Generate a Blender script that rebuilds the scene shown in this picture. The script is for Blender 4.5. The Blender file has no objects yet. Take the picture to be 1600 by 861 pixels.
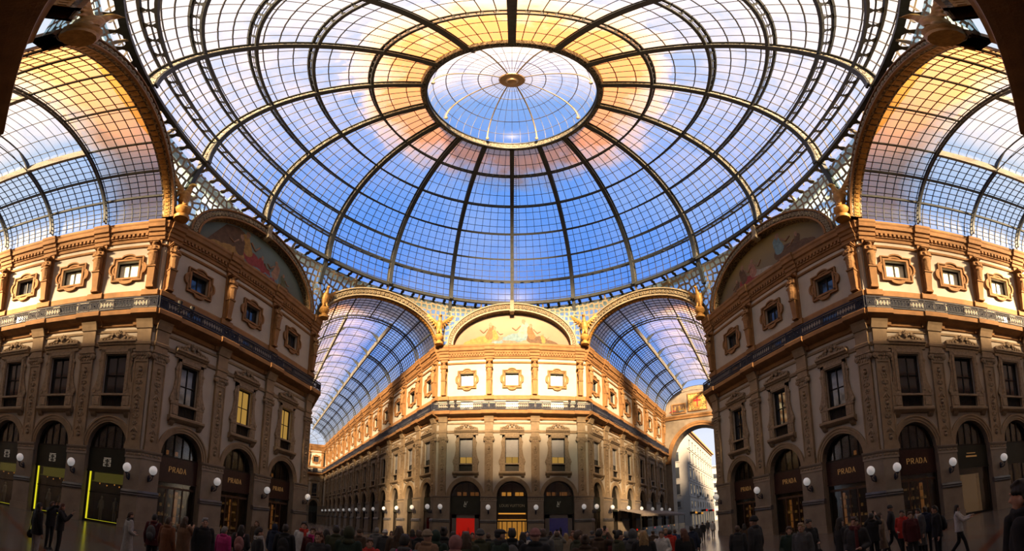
import bpy, bmesh, math, random
from mathutils import Vector, Matrix
PI = math.pi
SC = bpy.context.scene
COL = SC.collection
rnd = random.Random(11)

# ------------------------------------------------------------------ materials
MATS = {}
def nmat(name):
    m = bpy.data.materials.new(name); m.use_nodes = True
    nt = m.node_tree; nt.nodes.clear()
    out = nt.nodes.new('ShaderNodeOutputMaterial')
    MATS[name] = m
    return m, nt, out
def nd(nt, kind, **kw):
    n = nt.nodes.new(kind)
    for k, v in kw.items():
        if k in n.inputs: n.inputs[k].default_value = v
        else: setattr(n, k, v)
    return n
def ramp(nt, fac, stops):
    r = nt.nodes.new('ShaderNodeValToRGB')
    while len(r.color_ramp.elements) < len(stops): r.color_ramp.elements.new(0.5)
    for e, (p, c) in zip(r.color_ramp.elements, stops): e.position = p; e.color = (*c, 1)
    nt.links.new(fac, r.inputs['Fac']); return r.outputs['Color']
def surf(name, col, rough=0.7, metal=0.0, var=0.25, scale=2.0, bump=0.0, bscale=20.0, spec=0.3, emit=None, estr=0.0):
    """plain principled surface whose colour varies with noise, like worn stone or paint"""
    m, nt, out = nmat(name)
    p = nd(nt, 'ShaderNodeBsdfPrincipled', Roughness=rough, Metallic=metal)
    p.inputs['Specular IOR Level'].default_value = spec
    if var > 0:
        tc = nd(nt, 'ShaderNodeTexCoord')
        nz = nd(nt, 'ShaderNodeTexNoise', Scale=scale, Detail=6.0, Roughness=0.6)
        nt.links.new(tc.outputs['Object'], nz.inputs['Vector'])
        a = [max(0, c * (1 - var)) for c in col]; b = [min(1, c * (1 + var)) for c in col]
        nt.links.new(ramp(nt, nz.outputs['Fac'], [(0.3, a), (0.7, b)]), p.inputs['Base Color'])
        if bump > 0:
            n2 = nd(nt, 'ShaderNodeTexNoise', Scale=bscale, Detail=5.0)
            nt.links.new(tc.outputs['Object'], n2.inputs['Vector'])
            bp = nd(nt, 'ShaderNodeBump', Strength=bump, Distance=0.05)
            nt.links.new(n2.outputs['Fac'], bp.inputs['Height']); nt.links.new(bp.outputs['Normal'], p.inputs['Normal'])
    else: p.inputs['Base Color'].default_value = (*col, 1)
    if emit:
        p.inputs['Emission Color'].default_value = (*emit, 1); p.inputs['Emission Strength'].default_value = estr
    nt.links.new(p.outputs[0], out.inputs[0]); return m

def glass_mat(name, tint, dirt, dirtcol, gloss=0.05, stain=None, rough=0.12):
    """old roof glass: mostly clear, a little mirror, some translucent grime; stain = extra sooty/rusty patches"""
    m, nt, out = nmat(name)
    tc = nd(nt, 'ShaderNodeTexCoord')
    nz = nd(nt, 'ShaderNodeTexNoise', Scale=0.35, Detail=8.0, Roughness=0.65)
    nt.links.new(tc.outputs['Object'], nz.inputs['Vector'])
    tr = nd(nt, 'ShaderNodeBsdfTransparent'); tr.inputs['Color'].default_value = (*tint, 1)
    tl = nd(nt, 'ShaderNodeBsdfTranslucent')
    tl.inputs['Color'].default_value = (*dirtcol, 1)
    gl = nd(nt, 'ShaderNodeBsdfGlossy', Roughness=rough); gl.inputs['Color'].default_value = (0.9, 0.9, 0.9, 1)
    mr = nd(nt, 'ShaderNodeMapRange'); mr.inputs['From Min'].default_value = 0.35; mr.inputs['From Max'].default_value = 0.75
    mr.inputs['To Min'].default_value = dirt * 0.4; mr.inputs['To Max'].default_value = dirt * 1.6
    nt.links.new(nz.outputs['Fac'], mr.inputs['Value'])
    fac = mr.outputs[0]
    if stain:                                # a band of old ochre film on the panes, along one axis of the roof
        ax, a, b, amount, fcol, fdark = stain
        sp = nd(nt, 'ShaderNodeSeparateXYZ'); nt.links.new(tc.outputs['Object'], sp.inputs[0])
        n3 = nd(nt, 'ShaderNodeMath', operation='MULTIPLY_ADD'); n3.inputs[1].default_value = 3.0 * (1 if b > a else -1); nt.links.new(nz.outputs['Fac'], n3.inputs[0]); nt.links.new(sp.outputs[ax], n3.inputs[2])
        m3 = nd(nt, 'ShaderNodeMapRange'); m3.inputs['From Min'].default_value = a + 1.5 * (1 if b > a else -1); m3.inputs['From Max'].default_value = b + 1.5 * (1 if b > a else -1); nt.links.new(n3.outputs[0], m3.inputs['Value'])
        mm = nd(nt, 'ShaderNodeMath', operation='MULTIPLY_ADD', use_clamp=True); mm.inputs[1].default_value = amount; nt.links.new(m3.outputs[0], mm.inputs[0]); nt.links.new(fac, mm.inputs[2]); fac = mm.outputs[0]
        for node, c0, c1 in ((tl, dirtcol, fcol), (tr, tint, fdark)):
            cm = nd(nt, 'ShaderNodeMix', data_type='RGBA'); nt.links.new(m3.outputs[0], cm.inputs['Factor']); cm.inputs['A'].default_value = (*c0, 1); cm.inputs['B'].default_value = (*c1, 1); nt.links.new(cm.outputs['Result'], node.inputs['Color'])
    m1 = nd(nt, 'ShaderNodeMixShader'); nt.links.new(fac, m1.inputs[0]); nt.links.new(tr.outputs[0], m1.inputs[1]); nt.links.new(tl.outputs[0], m1.inputs[2])
    m2 = nd(nt, 'ShaderNodeMixShader'); m2.inputs[0].default_value = gloss; nt.links.new(m1.outputs[0], m2.inputs[1]); nt.links.new(gl.outputs[0], m2.inputs[2])
    nt.links.new(m2.outputs[0], out.inputs[0]); return m

def pierced(name, col, hole, scale, thr, rough=0.6):
    """stucco lattice: cells of pale glass between curling cream strips, laid out in the panel's own flat (UV) coordinates"""
    m, nt, out = nmat(name)
    tc = nd(nt, 'ShaderNodeTexCoord')
    vo = nd(nt, 'ShaderNodeTexVoronoi', Scale=scale, voronoi_dimensions='2D', feature='DISTANCE_TO_EDGE'); vo.inputs['Randomness'].default_value = 0.55
    nt.links.new(tc.outputs['UV'], vo.inputs['Vector'])
    lt = nd(nt, 'ShaderNodeMath', operation='GREATER_THAN'); lt.inputs[1].default_value = thr
    nt.links.new(vo.outputs['Distance'], lt.inputs[0])
    p = nd(nt, 'ShaderNodeBsdfPrincipled', Roughness=rough)
    nz = nd(nt, 'ShaderNodeTexNoise', Scale=9.0, Detail=4.0); nt.links.new(tc.outputs['Object'], nz.inputs['Vector'])
    nt.links.new(ramp(nt, nz.outputs['Fac'], [(0.35, [c * 0.5 for c in col]), (0.6, col)]), p.inputs['Base Color'])
    tr = nd(nt, 'ShaderNodeBsdfTransparent'); tr.inputs['Color'].default_value = (*hole, 1)
    tl = nd(nt, 'ShaderNodeBsdfTranslucent'); tl.inputs['Color'].default_value = (*hole, 1)
    df = nd(nt, 'ShaderNodeBsdfDiffuse'); df.inputs['Color'].default_value = (*[c * .4 for c in hole], 1)
    mg = nd(nt, 'ShaderNodeMixShader'); mg.inputs[0].default_value = 0.45
    nt.links.new(tr.outputs[0], mg.inputs[1]); nt.links.new(tl.outputs[0], mg.inputs[2])
    mh_ = nd(nt, 'ShaderNodeMixShader'); mh_.inputs[0].default_value = 0.22; nt.links.new(mg.outputs[0], mh_.inputs[1]); nt.links.new(df.outputs[0], mh_.inputs[2])
    mx = nd(nt, 'ShaderNodeMixShader'); nt.links.new(lt.outputs[0], mx.inputs[0]); nt.links.new(p.outputs[0], mx.inputs[1]); nt.links.new(mh_.outputs[0], mx.inputs[2])
    nt.links.new(mx.outputs[0], out.inputs[0]); return m

def emis(name, col, s):
    m, nt, out = nmat(name)
    e = nd(nt, 'ShaderNodeEmission', Strength=s); e.inputs['Color'].default_value = (*col, 1)
    nt.links.new(e.outputs[0], out.inputs[0]); return m

def ornate(name, c1, c2, scale, rough=0.6, metal=0.0, bump=0.4):
    """gilded / carved band: two tones in a small repeating scroll pattern with relief"""
    m, nt, out = nmat(name)
    tc = nd(nt, 'ShaderNodeTexCoord')
    vo = nd(nt, 'ShaderNodeTexVoronoi', Scale=scale); vo.inputs['Randomness'].default_value = 0.5
    nt.links.new(tc.outputs['Object'], vo.inputs['Vector'])
    mul = nd(nt, 'ShaderNodeMath', operation='MULTIPLY'); mul.inputs[1].default_value = 14.0; nt.links.new(vo.outputs['Distance'], mul.inputs[0])
    sn = nd(nt, 'ShaderNodeMath', operation='SINE'); nt.links.new(mul.outputs[0], sn.inputs[0])
    p = nd(nt, 'ShaderNodeBsdfPrincipled', Roughness=rough, Metallic=metal)
    nt.links.new(ramp(nt, sn.outputs[0], [(0.25, c1), (0.6, c2)]), p.inputs['Base Color'])
    bp = nd(nt, 'ShaderNodeBump', Strength=bump, Distance=0.05); nt.links.new(sn.outputs[0], bp.inputs['Height']); nt.links.new(bp.outputs['Normal'], p.inputs['Normal'])
    nt.links.new(p.outputs[0], out.inputs[0]); return m

STONE = surf('ochre_stone', (0.20, 0.10, 0.038), 0.75, var=0.22, scale=1.3, bump=0.25, bscale=14)
CARVE = surf('carved_ochre_stone', (0.20, 0.104, 0.042), 0.75, var=0.3, scale=5, bump=0.6, bscale=9)
LSTONE = surf('warm_beige_stone', (0.215, 0.155, 0.098), 0.75, var=0.22, scale=1.3, bump=0.25, bscale=14)
LCARVE = surf('carved_beige_stone', (0.215, 0.158, 0.104), 0.75, var=0.3, scale=5, bump=0.6, bscale=9)
PLAST = surf('cream_plaster', (0.35, 0.315, 0.275), 0.85, var=0.08, scale=0.8)
PIER = surf('grey_beige_stone', (0.17, 0.135, 0.105), 0.65, var=0.18, scale=1.1, bump=0.12, bscale=10)
DARKST = surf('dark_marble_band', (0.075, 0.07, 0.07), 0.35, var=0.3)
IRON = surf('slate_painted_iron', (0.042, 0.047, 0.050), 0.5, 0.1, var=0.25, scale=3)
RAIL = surf('blue_black_iron', (0.011, 0.013, 0.027), 0.6, 0.0, var=0.3, scale=4, spec=.2)
BARS = surf('glazing_bar_iron', (0.05, 0.05, 0.055), 0.55, 0.2, var=0)
BEAM = surf('grey_ridge_beam', (.15, .14, .125), .6, var=.15)
CREAMI = ornate('cream_lattice_iron', (0.035, 0.03, 0.025), (0.27, 0.24, 0.18), 3.5, 0.6)
CREAM = surf('cream_painted_iron', (0.26, 0.215, 0.15), 0.6, var=0.25, scale=6)
GOLDB = ornate('gilded_arch_band', (0.06, 0.04, 0.018), (0.23, 0.155, 0.07), 2.6, 0.5, 0.1)
GOLD = surf('gilded_plaster', (0.36, 0.19, 0.05), 0.5, 0.15, var=0.3, scale=6)
FRIEZE = ornate('scrolled_drum_frieze', (0.07, 0.055, 0.045), (0.42, 0.33, 0.22), 2.2, 0.6)
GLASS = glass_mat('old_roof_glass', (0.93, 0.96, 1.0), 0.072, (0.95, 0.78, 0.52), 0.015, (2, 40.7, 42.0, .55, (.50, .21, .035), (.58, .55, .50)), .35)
LGLASS = glass_mat('lantern_glass', (0.95, 0.95, 0.97), 0.16, (0.95, 0.85, 0.7), 0.006, None, .35)
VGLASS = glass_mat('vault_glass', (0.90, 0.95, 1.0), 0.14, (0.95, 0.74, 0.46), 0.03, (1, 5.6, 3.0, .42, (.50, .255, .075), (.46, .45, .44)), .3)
SPAN = pierced('pierced_stucco_lattice', (0.30, 0.24, 0.155), (0.62, 0.90, 1.0), 1.55, 0.15)
PANE = surf('dark_window_glass', (0.018, 0.022, 0.03), 0.06, var=0, spec=0.9)
PANEW = surf('pale_blind_behind_glass', (0.72, 0.78, 0.70), 0.35, var=0.15, scale=3, spec=0.5)
BLIND = surf('grey_slatted_blind', (0.30, 0.30, 0.32), 0.6, var=0.1, scale=8)
LITW = emis('lit_room', (1.0, 0.56, 0.12), 0.36)
FRAMED = surf('dark_bronze_frame', (0.016, 0.013, 0.011), 0.5, 0.1, var=0.2, spec=.25)
FASC = surf('black_green_fascia', (0.016, 0.018, 0.013), 0.35, var=0.2)
FASCR = surf('dark_wine_fascia', (0.03, 0.012, 0.010), 0.35, var=0.25, scale=6)
INTER = surf('shop_interior', (0.05, 0.035, 0.025), 0.8, var=0.4, scale=2)
SHOPG = glass_mat('shop_glass', (0.75, 0.75, 0.75), 0.02, (0.5, 0.5, 0.5), 0.06)
EM_Y = emis('yellow_neon', (0.80, 0.72, 0.02), 0.9)
EM_YD = emis('olive_lit_ceiling', (0.5, 0.42, 0.05), 0.16)
EM_R = emis('red_backdrop', (1.0, 0.016, 0.006), 0.6)
EM_RD = emis('red_backdrop_dim', (1.0, 0.02, 0.008), 0.3)
EM_B = emis('indigo_backdrop', (0.10, 0.08, 0.30), 0.16)
EM_A = emis('amber_lamp_light', (1.0, 0.42, 0.06), 0.7)
EM_AD = emis('amber_shelf_glow', (1.0, 0.36, 0.08), 0.16)
EM_W = emis('cool_white_light', (0.7, 0.9, 1.0), 0.5)
EM_WD = emis('pale_wood_lit', (0.75, 0.42, 0.2), 0.16)
LETG = surf('gold_lettering', (0.62, 0.40, 0.16), 0.4, 0.3, var=0, emit=(0.8, 0.45, 0.15), estr=0.05)
LETW = surf('pale_lettering', (0.60, 0.58, 0.48), 0.5, var=0, emit=(0.8, 0.8, 0.7), estr=0.06)
LETO = surf('bronze_lettering', (0.32, 0.28, 0.18), 0.5, var=0)
GLOBE = surf('opal_lamp_globe', (0.82, 0.82, 0.84), 0.25, var=0, spec=0.5, emit=(1, 0.98, 0.95), estr=0.16)  # globes are unlit; a faint glow is added to keep them white
SHELL = surf('roof_and_hidden_wall', (0.30, 0.24, 0.18), 0.9, var=0.1)

# floor: polished marble mosaic, beige fields with red-brown borders
def floor_mat():
    m, nt, out = nmat('polished_mosaic_floor')
    tc = nd(nt, 'ShaderNodeTexCoord')
    br = nd(nt, 'ShaderNodeTexBrick', Scale=0.28); br.offset = 0.0; br.inputs['Mortar Size'].default_value = 0.05
    br.inputs['Color1'].default_value = (0.11, 0.095, 0.08, 1); br.inputs['Color2'].default_value = (0.085, 0.08, 0.075, 1); br.inputs['Mortar'].default_value = (0.10, 0.035, 0.022, 1)
    br.inputs['Brick Width'].default_value = 1.0; br.inputs['Row Height'].default_value = 1.0
    nt.links.new(tc.outputs['Object'], br.inputs['Vector'])
    nz = nd(nt, 'ShaderNodeTexNoise', Scale=3.0, Detail=8.0); nt.links.new(tc.outputs['Object'], nz.inputs['Vector'])
    mx = nd(nt, 'ShaderNodeMix', data_type='RGBA', blend_type='MULTIPLY'); mx.inputs['Factor'].default_value = 0.7
    nt.links.new(br.outputs['Color'], mx.inputs['A']); nt.links.new(ramp(nt, nz.outputs['Fac'], [(0.3, (0.55,) * 3), (0.7, (1, 1, 1))]), mx.inputs['B'])
    p = nd(nt, 'ShaderNodeBsdfPrincipled', Roughness=0.22); p.inputs['Specular IOR Level'].default_value = 0.35
    nt.links.new(mx.outputs['Result'], p.inputs['Base Color'])
    nt.links.new(p.outputs[0], out.inputs[0]); return m
FLOORM = floor_mat()

# ------------------------------------------------------------------ mesh builder
class MB:
    def __init__(s): s.v = []; s.f = []
    def add(s, vs, fs):
        b = len(s.v); s.v += [tuple(p) for p in vs]; s.f += [tuple(i + b for i in q) for q in fs]
    def box(s, x0, x1, y0, y1, z0, z1):
        s.add([(x0, y0, z0), (x1, y0, z0), (x1, y1, z0), (x0, y1, z0), (x0, y0, z1), (x1, y0, z1), (x1, y1, z1), (x0, y1, z1)],
              [(0, 3, 2, 1), (4, 5, 6, 7), (0, 1, 5, 4), (1, 2, 6, 5), (2, 3, 7, 6), (3, 0, 4, 7)])
    def quad(s, a, b, c, d): s.add([a, b, c, d], [(0, 1, 2, 3)])
    def prism(s, poly, y0, y1):            # polygon in x,z pushed from y0 to y1
        n = len(poly)
        s.add([(x, y0, z) for x, z in poly] + [(x, y1, z) for x, z in poly],
              [tuple(range(n)), tuple(range(2 * n - 1, n - 1, -1))] + [(i, (i + 1) % n, n + (i + 1) % n, n + i) for i in range(n)])
    def profile(s, prof, x0, x1):          # (e,z) profile, e outward = -y, run along x with end caps
        n = len(prof)
        s.add([(x0, -e, z) for e, z in prof] + [(x1, -e, z) for e, z in prof],
              [tuple(range(n)), tuple(range(2 * n - 1, n - 1, -1))] + [(i, (i + 1) % n, n + (i + 1) % n, n + i) for i in range(n)])
    def tube(s, path, r, n=6, closed=False, caps=True):
        path = [Vector(p) for p in path]; m = len(path); rr = r if isinstance(r, (list, tuple)) else [r] * m
        vs = []; prev = None
        for i, p in enumerate(path):
            a = path[i - 1] if (i or closed) else p; b = path[(i + 1) % m] if (i < m - 1 or closed) else p
            t = (b - a).normalized()
            if prev is None: prev = t.orthogonal().normalized()
            u = (prev - t * prev.dot(t)); u = u.normalized() if u.length > 1e-6 else t.orthogonal().normalized(); prev = u
            w = t.cross(u)
            for k in range(n):
                g = 2 * PI * k / n; vs.append(p + (u * math.cos(g) + w * math.sin(g)) * rr[i])
        fs = []
        for i in range(m if closed else m - 1):
            j = (i + 1) % m
            for k in range(n): fs.append((i * n + k, i * n + (k + 1) % n, j * n + (k + 1) % n, j * n + k))
        if caps and not closed: fs += [tuple(range(n - 1, -1, -1)), tuple(range((m - 1) * n, m * n))]
        s.add(vs, fs)
    def strip(s, path, sides, ups, w, h0, h1, closed=False):
        """box section along path: half width w along sides, from h0 to h1 along ups"""
        vs = []; n = len(path)
        for p, a, b in zip(path, sides, ups):
            p = Vector(p); a = Vector(a); b = Vector(b)
            vs += [p - a * w + b * h0, p + a * w + b * h0, p + a * w + b * h1, p - a * w + b * h1]
        fs = []
        for i in range(n if closed else n - 1):
            j = (i + 1) % n
            for k in range(4): fs.append((i * 4 + k, i * 4 + (k + 1) % 4, j * 4 + (k + 1) % 4, j * 4 + k))
        if not closed: fs += [(3, 2, 1, 0), tuple(range((n - 1) * 4, n * 4))]
        s.add(vs, fs)
    def blob(s, c, r, n=8, m=5, rot=None):
        if not isinstance(r, (list, tuple)): r = (r, r, r)
        c = Vector(c); vs = []
        for j in range(1, m):
            t = PI * j / m
            for i in range(n):
                g = 2 * PI * i / n; vs.append(Vector((r[0] * math.sin(t) * math.cos(g), r[1] * math.sin(t) * math.sin(g), r[2] * math.cos(t))))
        vs += [Vector((0, 0, r[2])), Vector((0, 0, -r[2]))]
        if rot is not None: vs = [rot @ p for p in vs]
        fs = [(j * n + i, (j + 1) * n + i, (j + 1) * n + (i + 1) % n, j * n + (i + 1) % n) for j in range(m - 2) for i in range(n)]
        T = (m - 1) * n
        fs += [(T, i, (i + 1) % n) for i in range(n)] + [(T + 1, (m - 2) * n + (i + 1) % n, (m - 2) * n + i) for i in range(n)]
        s.add([p + c for p in vs], fs)
    def limb(s, a, b, ra, rb, n=10):      # tapered capsule
        a = Vector(a); b = Vector(b); s.tube([a, a.lerp(b, 0.5), b], [ra, (ra + rb) / 2, rb], n); s.blob(a, ra, n, 6); s.blob(b, rb, n, 6)
    def lathe(s, prof, n=16, c=(0, 0, 0), caps=True):
        vs = [(c[0] + r * math.cos(2 * PI * k / n), c[1] + r * math.sin(2 * PI * k / n), c[2] + z) for r, z in prof for k in range(n)]
        m = len(prof); fs = [(i * n + k, i * n + (k + 1) % n, (i + 1) * n + (k + 1) % n, (i + 1) * n + k) for i in range(m - 1) for k in range(n)]
        if caps: fs += [tuple(range(n - 1, -1, -1)), tuple(range((m - 1) * n, m * n))]
        s.add(vs, fs)
    def shift(s, dx, dy, dz): s.v = [(x + dx, y + dy, z + dz) for x, y, z in s.v]; return s
    def xf(s, M): s.v = [tuple(M @ Vector(p)) for p in s.v]; return s
    def merge(s, o): s.add(o.v, o.f); return s
    def mesh(s, name, smooth=None, fix=True):
        me = bpy.data.meshes.new(name); me.from_pydata(s.v, [], s.f); me.update()
        if fix:
            bm = bmesh.new(); bm.from_mesh(me); bmesh.ops.recalc_face_normals(bm, faces=bm.faces); bm.to_mesh(me); bm.free()
        if smooth is not None:
            me.polygons.foreach_set('use_smooth', [True] * len(me.polygons)); me.set_sharp_from_angle(angle=smooth)
        return me
def remesh(mb, name, vox, smooth_it=2):
    """weld overlapping shapes of a figure into one continuous skin"""
    me = mb.mesh(name + '_raw'); o = bpy.data.objects.new(name + '_raw', me); COL.objects.link(o)
    md = o.modifiers.new('r', 'REMESH'); md.mode = 'VOXEL'; md.voxel_size = vox; md.use_smooth_shade = True
    if smooth_it: sm = o.modifiers.new('s', 'SMOOTH'); sm.iterations = smooth_it; sm.factor = 0.5
    dg = bpy.context.evaluated_depsgraph_get(); dg.update()
    r = bpy.data.meshes.new_from_object(o.evaluated_get(dg)); r.name = name
    bpy.data.objects.remove(o); bpy.data.meshes.remove(me)
    r.materials.clear(); r.polygons.foreach_set('use_smooth', [True] * len(r.polygons))
    return r

# ------------------------------------------------------------------ objects
LABELS = {}
def props(o, label=None, cat=None, group=None, kind=None):
    if label:
        if label in LABELS: LABELS[label] += 1
        else: LABELS[label] = 1
        o['label'] = label
    if cat: o['category'] = cat
    if group: o['group'] = group
    if kind: o['kind'] = kind
    return o
def setmat(o, mat):
    if not o.data.materials: o.data.materials.append(mat)
    elif o.data.materials[0] != mat:
        o.material_slots[0].link = 'OBJECT'; o.material_slots[0].material = mat
def thing(name, label, cat, loc=(0, 0, 0), rz=0, group=None, kind=None):
    o = bpy.data.objects.new(name, None); COL.objects.link(o); o.empty_display_size = 0.2
    o.location = loc; o.rotation_euler = (0, 0, rz)
    return props(o, label, cat, group, kind)
def part(parent, name, me, mat, loc=(0, 0, 0), rz=0, label=None, kind=None, smooth=None):
    if isinstance(me, MB): me = me.mesh(name, smooth)
    o = bpy.data.objects.new(name, me); COL.objects.link(o); o.parent = parent
    o.location = loc; o.rotation_euler = (0, 0, rz); setmat(o, mat)
    if label: o['label'] = label
    if kind: o['kind'] = kind
    return o
def solo(name, me, mat, label, cat, loc=(0, 0, 0), rz=0, group=None, kind=None, smooth=None):
    o = part(None, name, me, mat, loc, rz, smooth=smooth); return props(o, label, cat, group, kind)
CACHE = {}
def cached(key, fn, smooth=None):
    if key not in CACHE:
        r = fn(); CACHE[key] = r.mesh(str(key[0]) if isinstance(key, tuple) else key, smooth) if isinstance(r, MB) else r
    return CACHE[key]
ORD = 'first second third fourth fifth sixth seventh eighth ninth tenth eleventh twelfth thirteenth fourteenth fifteenth sixteenth seventeenth eighteenth nineteenth twentieth'.split()
# ------------------------------------------------------------------ plan of the octagon
X1, Y1, X3, Y3, Y5 = 9.646, 21.045, 21.009, 10.72, -9.338
NWD = Vector((-0.6725, 0.7401)); NED = Vector((0.6725, 0.7401))
SWD = Vector((-0.7176, -0.6965)); SED = Vector((0.7176, -0.6965))
WALL_E = -0.25                       # wall plane lies behind the pilaster fronts
class Frame:
    """a facade: o = left end as one faces it, u = to the right"""
    def __init__(s, o, u, L): s.o = Vector(o); s.u = Vector(u).normalized(); s.n = Vector((s.u.y, -s.u.x)); s.L = L; s.rz = math.atan2(s.u.y, s.u.x)
    def pt(s, a, e=0.0, z=0.0):
        p = s.o + s.u * a + s.n * e; return (p.x, p.y, z)
LNW, LNE, LSW = 72.0, 34.0, 26.0
def mk(o, u, L, c, pil, ha): f = Frame(o, u, L); f.c = c; f.pil = pil; f.ha = ha; return f
C1L = Vector((-X1, Y1)); C1R = Vector((X1, Y1)); C3L = Vector((-X3, Y3)); C3R = Vector((X3, Y3)); C5L = Vector((-X3, Y5)); C5R = Vector((X3, Y5))
F = {}
F['front'] = mk(C1L, (1, 0), 19.29, [3.95, 9.65, 15.35], [1.0, 6.8, 12.5, 18.3], 1.88)
F['left'] = mk(C5L, (0, 1), 20.06, [3.55, 9.6, 15.65], [0.75, 6.6, 12.65, 19.3], 1.9)
F['right'] = mk(C3R, (0, -1), 20.06, [20.06 - c for c in (15.65, 9.6, 3.55)], [20.06 - c for c in (19.3, 12.65, 6.6, 0.75)], 1.9)
F['leftarm'] = mk(C5L + SWD * LSW, -SWD, LSW, [LSW - (2.75 + 4.75 * i) for i in range(5)], [LSW - 0.75] + [LSW - (5.12 + 4.75 * i) for i in range(4)], 1.55)
F['rightarm'] = mk(C5R, SED, LSW, [2.75 + 4.75 * i for i in range(5)], [0.75] + [5.12 + 4.75 * i for i in range(4)], 1.55)
F['fleft'] = mk(C1L + NWD * LNW, -NWD, LNW, [LNW - (2.2 + 5.25 * i) for i in range(13)], [LNW - 0.45] + [LNW - (4.83 + 5.25 * i) for i in range(13)], 1.4)
F['fright'] = mk(C1R, NED, LNE, [2.2 + 5.5 * i for i in range(6)], [0.45] + [4.95 + 5.5 * i for i in range(6)], 1.4)
PE = C1L + NWD * LNW; RR = Vector((NWD.y, -NWD.x))
F['farend'] = mk(PE - RR * 15.36, RR, 15.36, [2.7, 7.68, 12.66], [0.6, 5.19, 10.17, 14.76], 1.4)
BLD = {'front': 'the sunlit front building', 'left': 'the building under the grey-green painting', 'right': 'the building under the amber painting', 'leftarm': 'the yellow-windowed arcade',
       'rightarm': 'the pale-doorway arcade', 'fleft': 'the long far arcade', 'fright': 'the short open-ended arcade', 'farend': "the long arcade's end wall"}
def rank(key, a): return sorted(F[key].c, reverse=key in ('leftarm', 'fleft', 'right')).index(a)      # bays counted from the octagon corner, or from the near end
OCT = ('front', 'left', 'right', 'farend')
def where(key, i, what='bay'):
    if key == 'front': return ('in the bay beside the long arcade, ', 'in the middle bay, ', 'in the bay beside the short arcade, ')[i] + BLD[key]
    if key == 'farend': return ('in the outer bay of ', 'in the middle bay of ', 'in the inner bay of ')[i] + BLD[key]
    if key in OCT: return ('in the bay at the near end, ', 'in the middle bay, ', 'in the bay at the far end, ')[i] + BLD[key]
    return f'in {ORD[i]} bay from the octagon along ' + BLD[key]
def pwhere(key, j, what):
    if key == 'front': return ('at the long-arcade end', 'second from the long-arcade end', 'third from the long-arcade end', 'at the short-arcade end')[j] + ' of ' + BLD[key]
    if key in OCT: return ('at the near end', 'second from the near end', 'third from the near end', 'at the far end')[j] + ' of ' + BLD[key]
    return f'on the {ORD[j]} {what} from the octagon along ' + BLD[key]

SPR, RISE, ZTOP = 4.93, 1.70, 22.7
def arc(ha, n=18, x=0.0, r2=None, zc=SPR):
    rz = RISE * (r2 if r2 else 1.0)
    return [(x + ha * math.cos(PI - PI * k / n), zc + rz * math.sin(PI * k / n)) for k in range(n + 1)]
def wall_rows(f):
    """upper wall (plaster) and ground storey (stone) of one facade, with all openings cut and their reveals"""
    up, lo = MB(), MB()
    ed = [0.0] ; cs = sorted(f.c)
    for a, b in zip(cs, cs[1:]): ed.append((a + b) / 2)
    ed.append(f.L)
    def hole(mb, x0, x1, z0, z1, hx0, hx1, hz0, hz1, d):
        q = lambda a, b, c, e: mb.quad((a, 0, c), (b, 0, c), (b, 0, e), (a, 0, e))
        q(x0, hx0, z0, z1); q(hx1, x1, z0, z1); q(hx0, hx1, z0, hz0); q(hx0, hx1, hz1, z1)
        r = [(hx0, hz0), (hx1, hz0), (hx1, hz1), (hx0, hz1)]
        for (a, c), (b, e) in zip(r, r[1:] + r[:1]): mb.quad((a, 0, c), (b, 0, e), (b, d, e), (a, d, c))
    for x0, x1, a in zip(ed, ed[1:], cs):
        A = arc(f.ha, 18, a); ZT = 7.2
        lo.quad((x0, 0, 0), (a - f.ha, 0, 0), (a - f.ha, 0, SPR), (x0, 0, SPR)); lo.quad((a + f.ha, 0, 0), (x1, 0, 0), (x1, 0, SPR), (a + f.ha, 0, SPR))
        up.quad((x0, 0, SPR), (a - f.ha, 0, SPR), (a - f.ha, 0, ZT), (x0, 0, ZT)); up.quad((a + f.ha, 0, SPR), (x1, 0, SPR), (x1, 0, ZT), (a + f.ha, 0, ZT))
        for p, q in zip(A, A[1:]):
            up.quad((p[0], 0, p[1]), (q[0], 0, q[1]), (q[0], 0, ZT), (p[0], 0, ZT)); lo.quad((p[0], 0, p[1]), (q[0], 0, q[1]), (q[0], 0.7, q[1]), (p[0], 0.7, p[1]))
        for s in (-1, 1): lo.quad((a + s * f.ha, 0, 0), (a + s * f.ha, 0, SPR), (a + s * f.ha, 0.7, SPR), (a + s * f.ha, 0.7, 0))
        hole(up, x0, x1, 7.2, 14.2, a - 0.84, a + 0.84, 7.7, 11.4, 0.4)
        hole(up, x0, x1, 14.2, 16.4, a - 0.8, a + 0.8, 14.5, 15.8, 0.25)
        hole(up, x0, x1, 16.4, 20.9, a - 0.85, a + 0.85, 17.62, 19.17, 0.45)
        up.quad((x0, 0, 20.9), (x1, 0, 20.9), (x1, 0, ZTOP), (x0, 0, ZTOP))
    return up, lo

BALC = [(-.25, 13.45), (-.12, 13.5), (-.05, 13.78), (.3, 13.88), (.55, 13.98), (.66, 14.04), (.66, 14.34), (.58, 14.44), (-.25, 14.44)]
CORN = [(-.25, 20.95), (-.15, 21.0), (-.12, 21.25), (-.02, 21.3), (-.02, 21.62), (.1, 21.68), (.16, 21.92), (.3, 22.0), (.34, 22.32), (.42, 22.46), (.42, 22.66), (.3, 22.75), (-.25, 22.75)]
ATTB = [(-.25, 15.85), (-.1, 15.9), (-.1, 16.26), (-.18, 16.4), (-.25, 16.42)]
FRZ = [(-.25, 20.35), (-.14, 20.4), (-.1, 20.52), (-.16, 20.62), (-.25, 20.64)]
STRC = [(-.25, 11.95), (-.15, 12.0), (-.12, 12.2), (-.2, 12.3), (-.25, 12.3)]
STR2 = [(-.25, 13.0), (-.17, 13.04), (-.15, 13.2), (-.25, 13.24)]
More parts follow.
